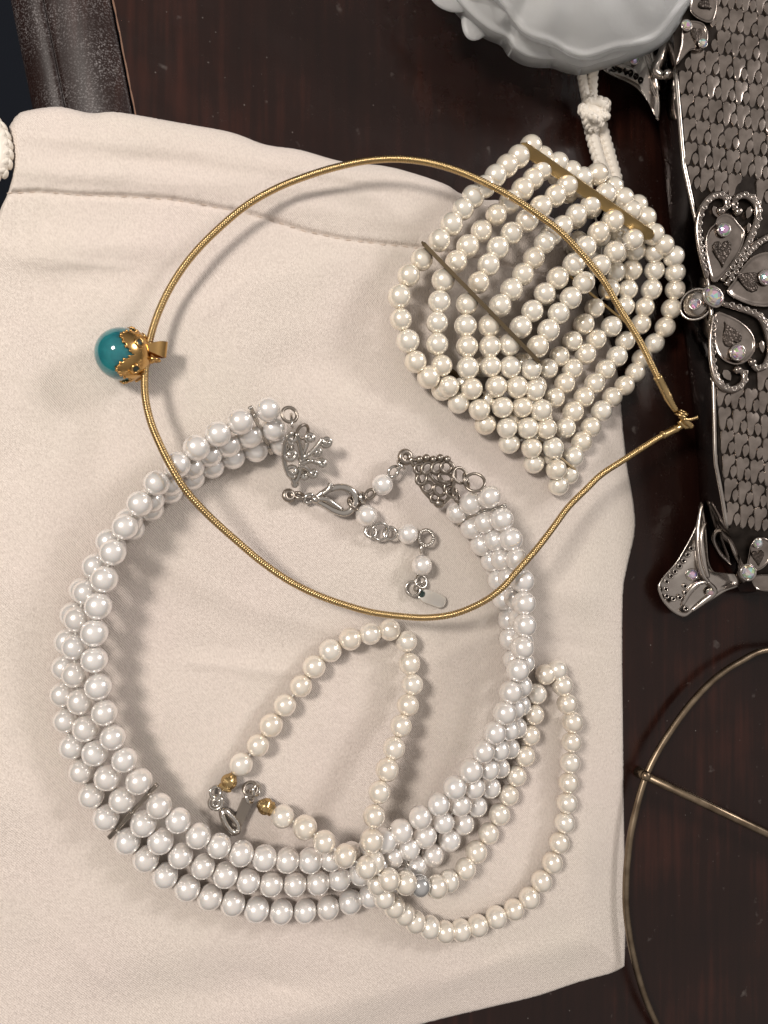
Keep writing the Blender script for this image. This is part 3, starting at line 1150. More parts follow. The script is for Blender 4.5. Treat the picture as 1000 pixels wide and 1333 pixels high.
SEC_E = [[(747, 345), (752, 315), (750, 284), (740, 250), (725, 227), (706, 205), (691, 191)],
         [(761, 368), (780, 346), (782, 308), (770, 270), (758, 244), (743, 224), (726, 213)],
         [(793, 377), (801, 354), (804, 330), (807, 304), (808, 278), (798, 244), (777, 227), (758, 232)],
         [(813, 399), (817, 377), (822, 352), (827, 326), (834, 298), (829, 268), (811, 259), (788, 253)],
         [(834, 422), (839, 400), (848, 377), (852, 352), (852, 328), (846, 304), (840, 284), (821, 275)],
         [(852, 447), (866, 426), (874, 402), (879, 377), (879, 355), (877, 334), (864, 319), (851, 305)]]


def zsec(sec, r, t):
    if sec == 'A':
        z = lerp(16.5, 12.6, smooth(t)) + 0.8 * math.sin(PI * t)
        return z - (1.2 if r in (1, 3) else 0) - 0.8 * (5 - r) / 5 * t
    if sec == 'C':
        a = 12.0 - 0.6 * (5 - r) / 5
        return lerp(a, 7.6 if t < .999 else 6.4, t ** 1.4)
    if sec == 'D':
        return lerp(5.9, 6.2, t)
    return lerp(6.6, 15.4, smooth(t) ** 0.9)


BR = {}
for nm, sec in (('A', SEC_A), ('C', SEC_C), ('D', SEC_D), ('E', SEC_E)):
    for r, row in enumerate(sec):
        n = len(row)
        pts = []
        for i, (x, y) in enumerate(row):
            z = zsec(nm, r, i / (n - 1))
            if nm == 'D' and x > 800:
                z = max(2.9, 6 - (x - 800) * 0.06) + (0 if x < 830 else (x - 830) * 0.05)
            if nm == 'E' and r >= 4 and i == 0:
                z = 5.5
            pts.append(Q(x, y, z + low(x, y) * (1 if x < 780 else max(0, 1 - (x - 780) / 40))))
        BR[(nm, r)] = pts
for r in range(6):
    full = BR[('A', r)] + BR[('C', r)] + BR[('D', r)] + BR[('E', r)]
    for i, p in enumerate(full):
        ax = full[(i + 1) % len(full)] - full[i - 1]
        pearl(p, 0.00284, 'pearl_cream', brac, br_pos, ax)
    mb = MB()
    mb.tube(catmull(full, 4, True), 0.00026, 6, True)
    mb.build('thread', M['nylon'], brac)


def plate_bar(ends, wide, thick, m):
    """brass bar from end to end: a thin plate standing across the strands"""
    A, B, up = ends
    d = (B - A).normalized()
    up = (up - d * up.dot(d)).normalized()
    nn = d.cross(up)
    A, B = A - d * 0.0026, B + d * 0.0026
    loops = []
    for k, (t, s) in enumerate(((0, 0.4), (0.012, 1.0), (0.988, 1.0), (1, 0.4))):
        c0 = A.lerp(B, t)
        h = wide * s
        loops.append([c0 + up * h + nn * thick, c0 - up * h + nn * thick, c0 - up * h - nn * thick, c0 + up * h - nn * thick])
    mb = MB()
    mb.rings(loops)
    for e, s in ((A, 1), (B, -1)):
        mb.ring(e + d * (0.0006 * s), nn, 0.0009, 0.00035, 14, 6)
    return mb.build('spacer_bar', m, brac, False)


def mid(a, b):
    return (a + b) / 2


bA = [mid(BR[('E', r)][-1], BR[('A', r)][0]) for r in range(6)]
plate_bar((Q(690, 198, 17.6 + low(690, 198)), Q(838, 301, 17.6), Vector((0.25, 0.55, 0.8))), 0.0014, 0.00028, M['brass'])
plate_bar((Q(561, 327, 14.2 + low(561, 327)), Q(692, 461, 14.6 + low(692, 461)), (EYE - Q(626, 394, 16 + low(626, 394))).normalized()), 0.0013, 0.00050, M['dark_brass'])
plate_bar((Q(592, 490, 6.5 + low(592, 490)), Q(738, 608, 7.0 + low(738, 608)), Vector((0.3, 0.3, 0.9))), 0.0013, 0.0004, M['dark_brass'])
plate_bar((Q(742, 360, 6.2 + low(742, 360)), Q(812, 418, 6.2), Vector((-0.3, -0.4, 0.9))), 0.0021, 0.00028, M['brass'])

# ------------------------------------------------------------------ gold collar
GP = [(861, 501, 15.0), (846, 470, 16.5), (832, 442, 18.0), (806, 400, 19.6), (785, 364, 20.4), (757, 330, 20.8), (730, 302, 20.9), (704, 282, 20.8), (672, 260, 20.2),
      (640, 242, 19.4), (600, 224, 17.6), (560, 212, 15.6), (520, 207, 13.8), (480, 209, 12.4), (440, 217, 11.2), (400, 229, 10.2), (360, 245, 9.4), (320, 268, 8.8),
      (282, 300, 8.4), (251, 332, 8.2), (226, 367, 8.2), (207, 405, 8.6), (195, 443, 9.4), (189, 480, 10.4), (189, 515, 11.8), (196, 548, 13.8), (208, 578, 16.4), (224, 610, 19.0),
      (241, 637, 19.2), (260, 659, 18.2), (280, 679, 16.6), (308, 704, 14.6), (340, 731, 12.8), (376, 756, 11.6), (412, 774, 10.8), (448, 787, 10.6), (484, 797, 10.9), (520, 802, 11.8),
      (556, 804, 13.4), (592, 799, 15.6), (628, 784, 18.4), (653, 766, 20.4), (672, 745, 21.2), (700, 713, 20.2), (720, 687, 18.8), (740, 660, 17.6), (764, 636, 16.6), (784, 617, 15.8),
      (818, 595, 14.8), (852, 573, 14.0), (866, 565, 13.8)]
GPATH = catmull([Q(x, y, z + low(x, y) * (1 if x < 760 else max(0, 1 - (x - 760) / 60))) for x, y, z in GP], 10)
co_pos = Q(400, 500, BAGZ)
collar = thing('gold_collar', 'thin ribbed gold snake-chain collar lying over the pearls', 'necklace', co_pos)
fine = resample(GPATH, 0.00010)
rad = []
for i in range(len(fine)):
    rad.append((0.00066, 0.00080, 0.00085, 0.00086, 0.00085, 0.00080)[i % 6])
mb = MB()
mb.tube(fine, rad, 12)
mb.build('snake_chain', M['gold'], collar)
for pts, name in (([(856, 490, 16.0), (863, 504, 15.4), (868, 514, 15.2), (873, 524, 15.0), (880, 535, 14.8)], 'end_cap'),
                  ([(862, 567, 13.9), (874, 561, 13.7), (882, 557, 13.7), (892, 552, 13.8)], 'end_cap')):
    mb = MB()
    P = catmull([Q(*p) for p in pts], 5)
    n = len(P)
    mb.tube(P, [0.00115 if i / n < 0.5 else lerp(0.00125, 0.0007, (i / n - 0.5) * 2) for i in range(n)], 12)
    mb.build(name, M['gold'], collar)
mb = MB(); circ_px(mb, 886, 541, 14.6, 6, 0.0004, (0.3, 0.9, 0.35)); part(mb, 'jump_ring', 'gold', collar)
mb = MB(); circ_px(mb, 889, 537, 15.2, 5, 0.00036, (0.1, 0.8, 0.5)); part(mb, 'jump_ring', 'gold', collar)
mb = MB()
for pts, r in (([(886, 540, 15.0), (893, 549, 15.0), (900, 556, 14.6)], 0.0009), ([(884, 548, 14.6), (892, 556, 14.4), (899, 553, 14.6)], 0.0007),
               ([(890, 546, 15.6), (899, 546, 15.6), (908, 543, 15.6)], 0.0005)):
    P = catmull([Q(*p) for p in pts], 4)
    mb.tube(P, r, 8)
part(mb, 'hook_clasp', 'gold', collar)

# ------------------------------------------------------------------ pendant
pc = Q(159, 461, 9.2 + low(159, 461))
pend = thing('teal_pendant', 'round teal stone pendant in a scalloped gold cap', 'pendant', Q(159, 461, BAGZ))
stone_m = mat('teal_stone', (0.012, 0.19, 0.22), 0.10)
b = bsdf(stone_m)
b.inputs['Subsurface Weight'].default_value = 0.35
b.inputs['Subsurface Radius'].default_value = (0.3, 1.0, 1.1)
b.inputs['Subsurface Scale'].default_value = 0.0022
b.inputs['Coat Weight'].default_value = 0.7
no = N(stone_m, 'ShaderNodeTexNoise')
no.inputs['Scale'].default_value = 230
no.inputs['Detail'].default_value = 3
ge = N(stone_m, 'ShaderNodeTexCoord')
L(stone_m, ge, 'Object', no, 'Vector')
rp = ramp(stone_m, [(0.3, (0.005, 0.105, 0.13)), (0.75, (0.02, 0.24, 0.255))])
L(stone_m, no, 'Fac', rp, 'Fac')
L(stone_m, rp, 'Color', b, 'Base Color')
mb = MB(); mb.ball(pc, 0.0059, 40, 26); part(mb, 'stone', stone_m, pend)
axis = Vector((0.93, -0.14, 0.12)).normalized()
e1 = Vector((0, 0, 1)); e1 = (e1 - axis * e1.dot(axis)).normalized(); e2 = axis.cross(e1)
NA, NP = 150, 12
loops_o, loops_i = [], []


def sph(az, ph, r):
    return pc + (axis * math.cos(ph) + (e1 * math.cos(az) + e2 * math.sin(az)) * math.sin(ph)) * r


AZ0 = 0.12


def cap_edge(az):
    t = ((az - AZ0) * 5 / (2 * PI)) % 1.0
    d = abs(t - 0.5) * 2                       # 0 at petal tip, 1 in the valley
    base = math.radians(56 + 34 * (1 - d ** 1.2))
    return base + math.radians(3.2) * math.sin(az * 40)


for j in range(NP + 1):
    lo, li = [], []
    for i in range(NA):
        az = 2 * PI * i / NA
        ph = lerp(0.16, cap_edge(az), j / NP)
        lo.append(sph(az, ph, 0.00640))
        li.append(sph(az, ph, 0.00592))
    loops_o.append(lo); loops_i.append(li)
mb = MB()
mb.rings(loops_o + list(reversed(loops_i)), False, False)
cap = part(mb, 'bead_cap', 'gold_cap', pend)
for p in range(5):
    az = AZ0 + 2 * PI * (p + 0.5) / 5
    n_ = (sph(az, math.radians(50), 1) - pc).normalized()
    mb = MB()
    mb.ring(sph(az, math.radians(50), 0.00645), n_, 0.00095, 0.00030, 16, 6)
    mb.build('petal_ring', M['gold_cap'], pend)
    mb = MB()
    Mx = n_.to_track_quat('Z', 'Y').to_matrix()
    mb.ball(sph(az, math.radians(50), 0.00638), (0.0008, 0.0008, 0.00022), 14, 8, Mx)
    mb.build('petal_hole', M['dark_hole'], pend)
    mb = MB()
    for q in range(-4, 5):
        a2 = az + q * 0.13
        mb.ball(sph(a2, cap_edge(a2) - 0.01, 0.0063), 0.00036, 8, 6)
    mb.build('granulation', M['gold_cap'], pend)
mb = MB(); mb.ring(pc + axis * 0.0070, e2, 0.0011, 0.00045, 16, 8); mb.ball(pc + axis * 0.0063, 0.0011, 12, 8); part(mb, 'loop', 'gold_cap', pend)
# bail folded round the collar
wdir = Vector((0.1, 1, 0)).normalized()
bc = Q(195, 452, 9.6 + low(195, 452))
loops = []
for k in range(29):
    a = 2 * PI * k / 28
    x = 0.0008 + 0.0026 * math.cos(a)
    z = 0.0019 * math.sin(a) * (0.45 + 0.55 * (1 - (x / 0.0035)))
    w = 0.0007 + 0.0011 * smooth((x + 0.001) / 0.004)
    c0 = bc + Vector((x, -0.0004, z))
    t = Vector((math.cos(a), 0, math.sin(a)))
    loops.append([c0 + wdir * w, c0 - wdir * w, c0 - wdir * w + t * 0.00035, c0 + wdir * w + t * 0.00035])
mb = MB(); mb.rings(loops, False, False)
mb.build('bail', M['gold_cap'], pend, True, 35)

# ------------------------------------------------------------------ pewter box
def pewter(name, lo, hi, r0, r1):
    m = mat(name, hi, 0.3, 1.0)
    no = N(m, 'ShaderNodeTexNoise')
    no.inputs['Scale'].default_value = 260
    no.inputs['Detail'].default_value = 5
    ge = N(m, 'ShaderNodeNewGeometry')
    L(m, ge, 'Position', no, 'Vector')
    rp = ramp(m, [(0.3, lo), (0.7, hi)])
    L(m, no, 'Fac', rp, 'Fac')
    L(m, rp, 'Color', bsdf(m), 'Base Color')
    mr = N(m, 'ShaderNodeMapRange')
    mr.inputs['To Min'].default_value = r0
    mr.inputs['To Max'].default_value = r1
    L(m, no, 'Fac', mr, 'Value')
    L(m, mr, 0, bsdf(m), 'Roughness')
    return m


M['pewter'] = pewter('pewter', (0.23, 0.198, 0.175), (0.39, 0.34, 0.305), 0.09, 0.30)
M['pewter_wall'] = pewter('polished_pewter', (0.30, 0.27, 0.26), (0.36, 0.33, 0.31), 0.05, 0.12)
M['pewter_dark'] = mat('oxidised_pewter', (0.006, 0.005, 0.0045), 0.6, 0.0)
bsdf(M['pewter_dark']).inputs['Specular IOR Level'].default_value = 0.0
M['pewter_foot'] = pewter('bright_pewter', (0.40, 0.36, 0.33), (0.50, 0.46, 0.42), 0.14, 0.28)
gr = pewter('grained_pewter', (0.05, 0.042, 0.036), (0.11, 0.09, 0.078), 0.3, 0.5)
vo = N(gr, 'ShaderNodeTexVoronoi'); vo.inputs['Scale'].default_value = 1500
ge = N(gr, 'ShaderNodeNewGeometry'); L(gr, ge, 'Position', vo, 'Vector')
add_bump(gr, vo, 'Distance', 0.00025, 0.8)
M['grained'] = gr
cr = mat('crystal', (0.85, 0.82, 0.86), 0.04, 0.75)
oi = N(cr, 'ShaderNodeTexCoord')
vo = N(cr, 'ShaderNodeTexVoronoi'); vo.inputs['Scale'].default_value = 900
L(cr, oi, 'Object', vo, 'Vector')
hs = N(cr, 'ShaderNodeMix', data_type='RGBA'); hs.inputs['Factor'].default_value = 0.45
hs.inputs['A'].default_value = (0.88, 0.82, 0.86, 1)
L(cr, vo, 'Color', hs, 'B')
L(cr, hs, 'Result', bsdf(cr), 'Base Color')
M['crystal'] = cr

ZTOP = 17.0
RIM = [(-60, 872), (20, 875), (99, 880), (160, 885), (215, 890), (279, 904), (330, 915), (372, 923), (416, 927), (515, 929), (600, 931), (647, 940), (690, 947), (735, 968), (770, 985)]
WALL = [(-60, 845), (50, 852), (107, 857), (165, 857), (200, 861), (300, 871), (416, 888), (516, 900), (600, 908), (650, 911), (700, 922), (740, 945), (775, 965)]


def rimx(y):
    return keyed(RIM, y)


def ztop(u):
    return ZTOP + max(0, u) * 0.040 + 0.8 * (1 - math.exp(-max(0, u) / 12.0))


def BT(u, y, dz=0.0):
    return Q(rimx(y) + u, y, ztop(u) + dz)


def BX(x, y, dz=0.0):
    return BT(x - rimx(y), y, dz)


bx_pos = Q(1020, 400, 0)
box = thing('trinket_box', 'pewter trinket box embossed with heart scales and a butterfly, set with crystals', 'box', bx_pos)
ys = [-60 + i * (830 / 60) for i in range(61)]
# lid plate (dark ground between the scales)
loops = []
for y in ys:
    loops.append([BT(u, y) for u in (0, 2, 8, 20, 40, 70, 110, 160, 220, 300)])
mb = MB(); mb.rings(loops, False, False, closed=False)
# close the far side and ends
lo = [[L_[0] for L_ in loops], [Vector((L_[0].x, L_[0].y, L_[0].z - 0.001)) for L_ in loops]]
M['lid_ground'] = pewter('lid_ground', (0.018, 0.015, 0.013), (0.045, 0.037, 0.032), 0.35, 0.5)
mb.build('lid', M['lid_ground'], box)
loops = []
for y in ys:
    a = BT(0, y)
    w = Q(keyed(WALL, y), y, 3.5)
    loops.append([a.lerp(w, t) + Vector((-0.0006 * math.sin(PI * t), 0, 0)) for t in (0, .1, .25, .5, .75, .9, 1)] + [w + Vector((0.001, 0, -0.0005)), w + Vector((0.05, 0, -0.0005))])
mb = MB(); mb.rings(loops, False, False, closed=False)
yb = ys[-1]
endtop = [BT(u, yb) for u in (0, 8, 20, 40, 70, 110, 160, 220, 300)]
endbot = [Q(965 + u, 775 + u * 0.02, 3.5) for u in (0, 8, 20, 40, 70, 110, 160, 220, 300)]
mb.rings([endtop, endbot], False, False, closed=False)
mb.build('side_wall', M['pewter_wall'], box)
mb = MB()
mb.tube([BT(0, y, 0.1) for y in ys if 85 < y < 700], 0.00062, 10)
mb.build('rim', M['pewter_foot'], box)
mb = MB()
mb.tube([BT(3.2, y, 0.1) for y in ys if 85 < y < 700], 0.00028, 8)
mb.build('rim', M['pewter_dark'], box)


def heart(t):
    """unit heart outline: x -1..1, y up"""
    x = 16 * math.sin(t) ** 3 / 16
    y = (13 * math.cos(t) - 5 * math.cos(2 * t) - 2 * math.cos(3 * t) - math.cos(4 * t)) / 16
    if y < 0.1:
        y = 0.1 + (y - 0.1) * 1.25
    return x, y


def piece_mesh(name, outline, m):
    mb = MB()
    n = len(outline)
    lv = [(1.0, -0.3), (1.0, 0.55), (0.91, 1.0), (0.62, 1.12), (0.25, 1.18)]
    cx = sum(p[0] for p in outline) / n
    cy = sum(p[1] for p in outline) / n
    loops = [[Vector((cx + (x - cx) * s, cy + (y - cy) * s, z)) for x, y in outline] for s, z in lv]
    mb.rings(loops, False, True)
    me = mb.mesh(name, m)
    me.set_sharp_from_angle(angle=math.radians(24))
    return me


hm = piece_mesh('heart_scale', [heart(2 * PI * i / 18) for i in range(18, 0, -1)], M['pewter'])
scale_o = [(0.2, 12.2), (-2.2, 14.6), (-5.4, 15.0), (-8.0, 12.4), (-8.5, 8.2), (-7.9, 3.0), (-7.3, -3.0), (-7.0, -9.0), (-5.6, -13.4), (-2.8, -15.8),
           (-0.2, -13.6), (1.0, -8.5), (1.8, -3.0), (4.0, 1.2), (7.2, 3.6), (8.6, 8.0), (8.0, 12.4), (5.6, 15.0), (2.4, 14.6)]
scm = piece_mesh('heart_scale', [(x / 10, y / 10) for x, y in scale_o], M['pewter'])
shield = [(0, 1.0), (-0.75, 0.62), (-0.95, 0.0), (-0.6, -0.55), (0, -1.0), (0.6, -0.55), (0.95, 0.0), (0.75, 0.62)]
shm = piece_mesh('shield_scale', shield, M['pewter'])


def on_lid(me, name, x, y, wx, hy, rot, dz, h, parent=box):
    p = BX(x, y, dz)
    ex = (BX(x + 2, y, dz) - BX(x - 2, y, dz)) / 4
    ey = (BX(x, y - 2, dz) - BX(x, y + 2, dz)) / 4
    cs, sn = math.cos(rot), math.sin(rot)
    # rotate in pixel space, then to the lid
    X = (ex * cs + ey * sn) * wx
    Y = (-ex * sn + ey * cs) * hy
    Z = X.cross(Y).normalized() * (h * 0.001)
    o = bpy.data.objects.new(name, me)
    COL.objects.link(o)
    o.parent = parent
    Mw = Matrix((X, Y, Z)).transposed().to_4x4()
    Mw.translation = p - bx_pos
    o.matrix_basis = Mw
    return o


def in_poly(x, y, P):
    c = False
    n = len(P)
    for i in range(n):
        x1, y1 = P[i]
        x2, y2 = P[(i + 1) % n]
        if (y1 > y) != (y2 > y) and x < (x2 - x1) * (y - y1) / (y2 - y1) + x1:
            c = not c
    return c


BUTTER = [(900, 300), (912, 252), (930, 244), (950, 250), (972, 244), (990, 256), (1030, 270), (1060, 330), (1060, 420), (1010, 480), (985, 495), (960, 516), (935, 508), (924, 470), (918, 420), (905, 380)]
CORN1 = [(860, -70), (925, -70), (925, 20), (928, 45), (922, 66), (900, 72), (880, 80), (860, 60)]
CORN2 = [(944, 690), (958, 690), (974, 690), (1000, 692), (1040, 720), (1040, 800), (940, 800)]
cnt = 0
for j in range(-3, 28):
    for i in range(-6, 14):
        x = 884 + i * 18.3 + j * 2.4
        y = 14 + j * 31.0 + i * 3.6
        if y < -45 or y > 752 or x > 1040:
            continue
        u = x - rimx(y)
        for kind, ox, oy in (('h', 0, 0), ('s', 6.5, 7.0)):
            xx, yy = x + ox, y + oy
            u = xx - rimx(yy)
            if u < 5 or xx > 1030 or in_poly(xx, yy, BUTTER) or in_poly(xx, yy, CORN1) or in_poly(xx, yy, CORN2):
                continue
            jr = random.uniform(-0.07, 0.07)
            if kind == 'h':
                o = on_lid(scm, 'heart_scale', xx, yy, 10.7, 10.6, -0.06 + jr * 0.5, -0.05, 0.34)
            else:
                o = on_lid(shm, 'shield_scale', xx, yy + 0.5, 5.0, 9.2, -0.10 + jr, -0.05, 0.32)
            o.matrix_basis = o.matrix_basis @ Matrix.Rotation(random.uniform(-0.03, 0.03), 4, 'X') @ Matrix.Rotation(random.uniform(-0.03, 0.03), 4, 'Y')
            cnt += 1


def wing(outline, name='butterfly_wing', dz=0.6, hgt=0.6, m='pewter'):
    mb = MB()
    O = catmull([(x, y, 0) for x, y in outline], 4, True)
    n = len(O)
    cx = sum(p.x for p in O) / n
    cy = sum(p.y for p in O) / n
    loops = []
    for s, z in ((1.0, -0.6), (1.0, 0.6), (0.96, 0.95), (0.92, 0.9), (0.88, 0.45), (0.80, 0.38), (0.6, 0.55), (0.02, 0.6)):
        loops.append([BX(cx + (p.x - cx) * s, cy + (p.y - cy) * s, dz + z * hgt) for p in O])
    mb.rings(loops, False, True)
    return mb.build(name, M[m], box)


wing([(928, 368), (921, 345), (918, 318), (922, 300), (931, 290), (935, 281), (944, 277), (954, 281), (962, 291), (970, 302), (967, 320), (956, 341), (941, 360)])
wing([(946, 381), (955, 365), (967, 346), (982, 332), (1002, 327), (1020, 334), (1030, 350), (1030, 372), (1020, 390), (1004, 399), (985, 399), (965, 393)])
wing([(932, 406), (949, 410), (968, 421), (981, 436), (984, 453), (976, 468), (962, 475), (949, 473), (938, 466), (931, 453), (930, 430)])
for x, y, w, h, r in ((940, 326, 12.5, 17, 0.05), (977, 366, 13, 17, -1.95), (952, 438, 12.5, 16, -2.7)):
    o = on_lid(hm, 'heart_inlay', x, y, w, h, r, 1.12, 0.3)
    o.data = o.data.copy()
    o.data.materials[0] = M['grained']


def gem(x, y, r, dz, sq=1.0, pos=None, nrm=None, name='crystal'):
    """faceted stone in a rim"""
    p = BX(x, y, dz) if pos is None else pos
    nz = nrm if nrm is not None else Vector((-0.15, 0, 1)).normalized()
    k = (Q(x + 1, y, 17) - Q(x, y, 17)).length * r
    e = nz.orthogonal().normalized(); w = nz.cross(e)
    loops = []
    for s, z, tw in ((1.0, 0, 0), (1.0, 0.18, 0), (0.78, 0.5, 0.5), (0.48, 0.68, 0)):
        loops.append([p + e * (math.cos(2 * PI * (i + tw) / 10) * k * s) + w * (math.sin(2 * PI * (i + tw) / 10) * k * s * sq) + nz * (z * k) for i in range(10)])
    mb = MB(); mb.rings(loops)
    g = mb.build(name, M['crystal'], box, False)
    mb = MB()
    pts = [p + e * (math.cos(2 * PI * i / 20) * k * 1.12) + w * (math.sin(2 * PI * i / 20) * k * 1.12 * sq) for i in range(20)]
    mb.tube(pts, k * 0.2, 7, True)
    mb.build('crystal_rim', M['pewter_foot'], box)
    return g


gem(942.5, 299, 6.0, 1.5)
gem(997, 361, 6.5, 1.5)
gem(960.5, 459, 7.0, 1.5)
gem(928.5, 386, 8.5, 1.9, 1.25)


def scroll(pts, dz=0.7, r=0.00105, dots=True):
    P = catmull([BX(x, y, dz) for x, y in pts], 6)
    n = len(P)
    mb = MB()
    mb.tube(P, [r * (0.75 + 0.35 * math.sin(PI * i / n)) for i in range(n)], 10, False, 0.8)
    mb.ball(P[-1], r * 1.15, 12, 8)
    s = mb.build('scroll', M['pewter'], box)
    if dots:
        D = resample(P, 0.0021)
        for q in D[1:]:
            m_ = MB()
            m_.ring(q + Vector((0, 0, r * 0.80)), (-0.15, 0, 1), 0.00058, 0.00020, 14, 6)
            m_.build('scroll_dot', M['pewter_foot'], box)
    return s


scroll([(921, 362), (915, 340), (910, 315), (909, 292), (914, 272), (924, 259), (936, 254), (945, 259), (945, 270), (937, 275)])
scroll([(939, 366), (953, 346), (968, 326), (979, 304), (986, 284), (984, 265), (972, 255), (960, 257), (955, 267), (960, 276)])
scroll([(930, 410), (926, 440), (927, 470), (932, 492), (942, 504), (956, 506), (967, 498), (968, 486), (959, 482)])
scroll([(940, 395), (965, 402), (988, 412), (998, 430), (1003, 455), (997, 474), (985, 480), (978, 472)])
scroll([(945, 372), (965, 340), (985, 318), (1010, 305), (1030, 302)], 0.6)
for x, y, w, h, r in ((930, 277, 4.5, 9, 0.4), (973, 278, 5, 9, -0.3), (974, 300, 4, 10, 0.2), (945, 489, 6, 9, 0.6), (990, 452, 4, 9, 0.1)):
    on_lid(shm, 'shield_scale', x, y, w, h, r, 0.1, 0.8)
# lobe of the butterfly's head that hangs over the side
hp = Q(906, 396, 14.0)
mb = MB()
nrm = Vector((-0.75, -0.1, 0.66)).normalized()
Mx = nrm.to_track_quat('Z', 'Y').to_matrix()
mb.ball(hp, (0.0036, 0.0033, 0.0015), 24, 12, Mx)
for k_, rr in ((0.0042, 0.0004),):
    mb.ring(hp - nrm * 0.0003, nrm, k_, rr, 28, 7, 0.95)
mb.build('butterfly_head', M['pewter_foot'], box)
gem(905, 396, 5.5, 0, 1.0, hp + nrm * 0.0013, nrm)
for yy in range(416, 500, 7):
    m_ = MB(); m_.ring(BT(-1, yy, -0.3), (-0.8, 0, 0.5), 0.0005, 0.0002, 12, 5); m_.build('rim_dot', M['pewter_foot'], box)

# corner ornaments
wing([(880, 85), (886, 60), (888, 40), (896, 28), (908, 27), (918, 32), (922, 44), (920, 58), (910, 66), (898, 66)], 'corner_ornament')
o = on_lid(hm, 'heart_inlay', 907, 44, 8, 10, -0.1, 1.12, 0.3); o.data = o.data.copy(); o.data.materials[0] = M['grained']
gem(915, 56, 4.2, 1.5)
gem(894, 33, 5.0, 1.2)
wing([(925, 30), (902, 20), (898, 4), (906, -12), (922, -16), (932, -6), (933, 12)], 'corner_ornament')
o = on_lid(hm, 'heart_inlay', 917, 4, 8, 9, 0.9, 1.12, 0.3); o.data = o.data.copy(); o.data.materials[0] = M['grained']
wing([(972, 744), (974, 726), (978, 708), (988, 700), (1000, 702), (1006, 714), (1002, 730), (990, 742)], 'corner_ornament')
o = on_lid(hm, 'heart_inlay', 987, 724, 8, 10, 0.1, 1.12, 0.3); o.data = o.data.copy(); o.data.materials[0] = M['grained']
gem(987, 707, 4.5, 1.5)
gem(974, 745, 7.5, 1.4)
wing([(978, 752), (990, 748), (1008, 750), (1014, 764), (1000, 770), (984, 766)], 'corner_ornament')
# leaf-shaped drop on the side wall near the lower corner
mb = MB()
P = catmull([Q(x, y, z) for x, y, z in ((968, 742, 13), (955, 735, 10), (942, 725, 9), (933, 712, 9), (929, 700, 10), (934, 691, 12), (944, 692, 14), (951, 704, 15.5), (958, 722, 15.5))], 5, True)
mb.tube(P, 0.0006, 8, True)
mb.build('leaf_ornament', M['pewter_foot'], box)
mb = MB()
P = catmull([Q(x, y, z) for x, y, z in ((871, 100, 14), (862, 98, 12), (854, 92, 11), (858, 80, 12), (866, 60, 13), (876, 50, 14))], 5, False)
mb.tube(P, [0.0006 + 0.0009 * math.sin(PI * i / len(P)) for i in range(len(P))], 8)
mb.ball(Q(869, 97, 14), 0.0014, 14, 9)
mb.build('leaf_ornament', M['pewter_foot'], box)


def foot(outline, zf, name='foot'):
    O = catmull([(x, y, 0) for x, y in outline], 5, True)
    n = len(O)
    cx = sum(p.x for p in O) / n
    cy = sum(p.y for p in O) / n
    loops = []
    for s, z in ((0.97, -2.2), (1.0, -0.6), (1.0, 0.0), (0.965, 0.5), (0.92, 0.45), (0.88, 0.0), (0.70, 0.1), (0.4, 0.6), (0.03, 0.8)):
        loops.append([Q(cx + (p.x - cx) * s, cy + (p.y - cy) * s, zf(cx + (p.x - cx) * s, cy + (p.y - cy) * s) + z) for p in O])
    mb = MB(); mb.rings(loops, True, True)
    return mb.build(name, M['pewter_foot'], box)


def zf1(x, y):
    return 3.2 + 6.0 * smooth((x - 860) / 90) + 1.2 * math.sin((x - 860) / 14.0) * 0.4


fo = foot([(913, 652), (909, 672), (903, 690), (892, 711), (880, 731), (867, 746), (858, 758), (856, 768), (862, 783), (875, 797), (890, 804), (903, 796), (926, 782), (945, 770), (963, 762),
           (958, 748), (944, 748), (930, 744), (923, 730), (921, 706), (919, 680)], zf1)
tubes = ([(914, 656, 8), (909, 690, 8), (910, 720, 8.5), (914, 745, 9), (922, 757, 9.5)], [(922, 757, 9.5), (908, 760, 7.5), (896, 772, 6), (888, 788, 5.2)],
         [(922, 757, 9.5), (930, 770, 8.6), (915, 783, 7), (900, 795, 6)], [(918, 680, 9.5), (913, 700, 9.3), (916, 730, 9.6), (922, 752, 10)])
for t in tubes:
    mb = MB(); P = catmull([Q(*q) for q in t], 5)
    mb.tube(P, [0.0004 + 0.0006 * math.sin(PI * i / len(P)) for i in range(len(P))], 8)
    mb.build('foot_ridge', M['pewter_foot'], box)
for x, y in ((900, 714), (895, 722), (890, 730), (885, 737), (879, 744), (874, 750), (868, 757), (867, 767), (868, 776), (877, 780), (885, 778), (892, 763), (893, 772), (893, 792)):
    m_ = MB(); z = zf1(x, y) + 0.9
    m_.ring(Q(x, y, z), (-0.25, -0.1, 1), 0.00060, 0.00024, 14, 6)
    m_.build('foot_dot', M['pewter_foot'], box)
    m_ = MB(); m_.ball(Q(x, y, z - 0.1), (0.00042, 0.00042, 0.0002), 8, 5)
    m_.build('foot_dot', M['pewter_dark'], box)
gem(901, 748, 5.8, 0, 1.0, Q(901, 748, zf1(901, 748) + 0.9), Vector((-0.3, -0.1, 1)).normalized())
gem(925, 771, 4.2, 0, 1.0, Q(925, 771, zf1(925, 771) + 0.8), Vector((-0.3, -0.3, 1)).normalized())


def zf2(x, y):
    return 3.0 + 7.0 * smooth((x - 785) / 70)


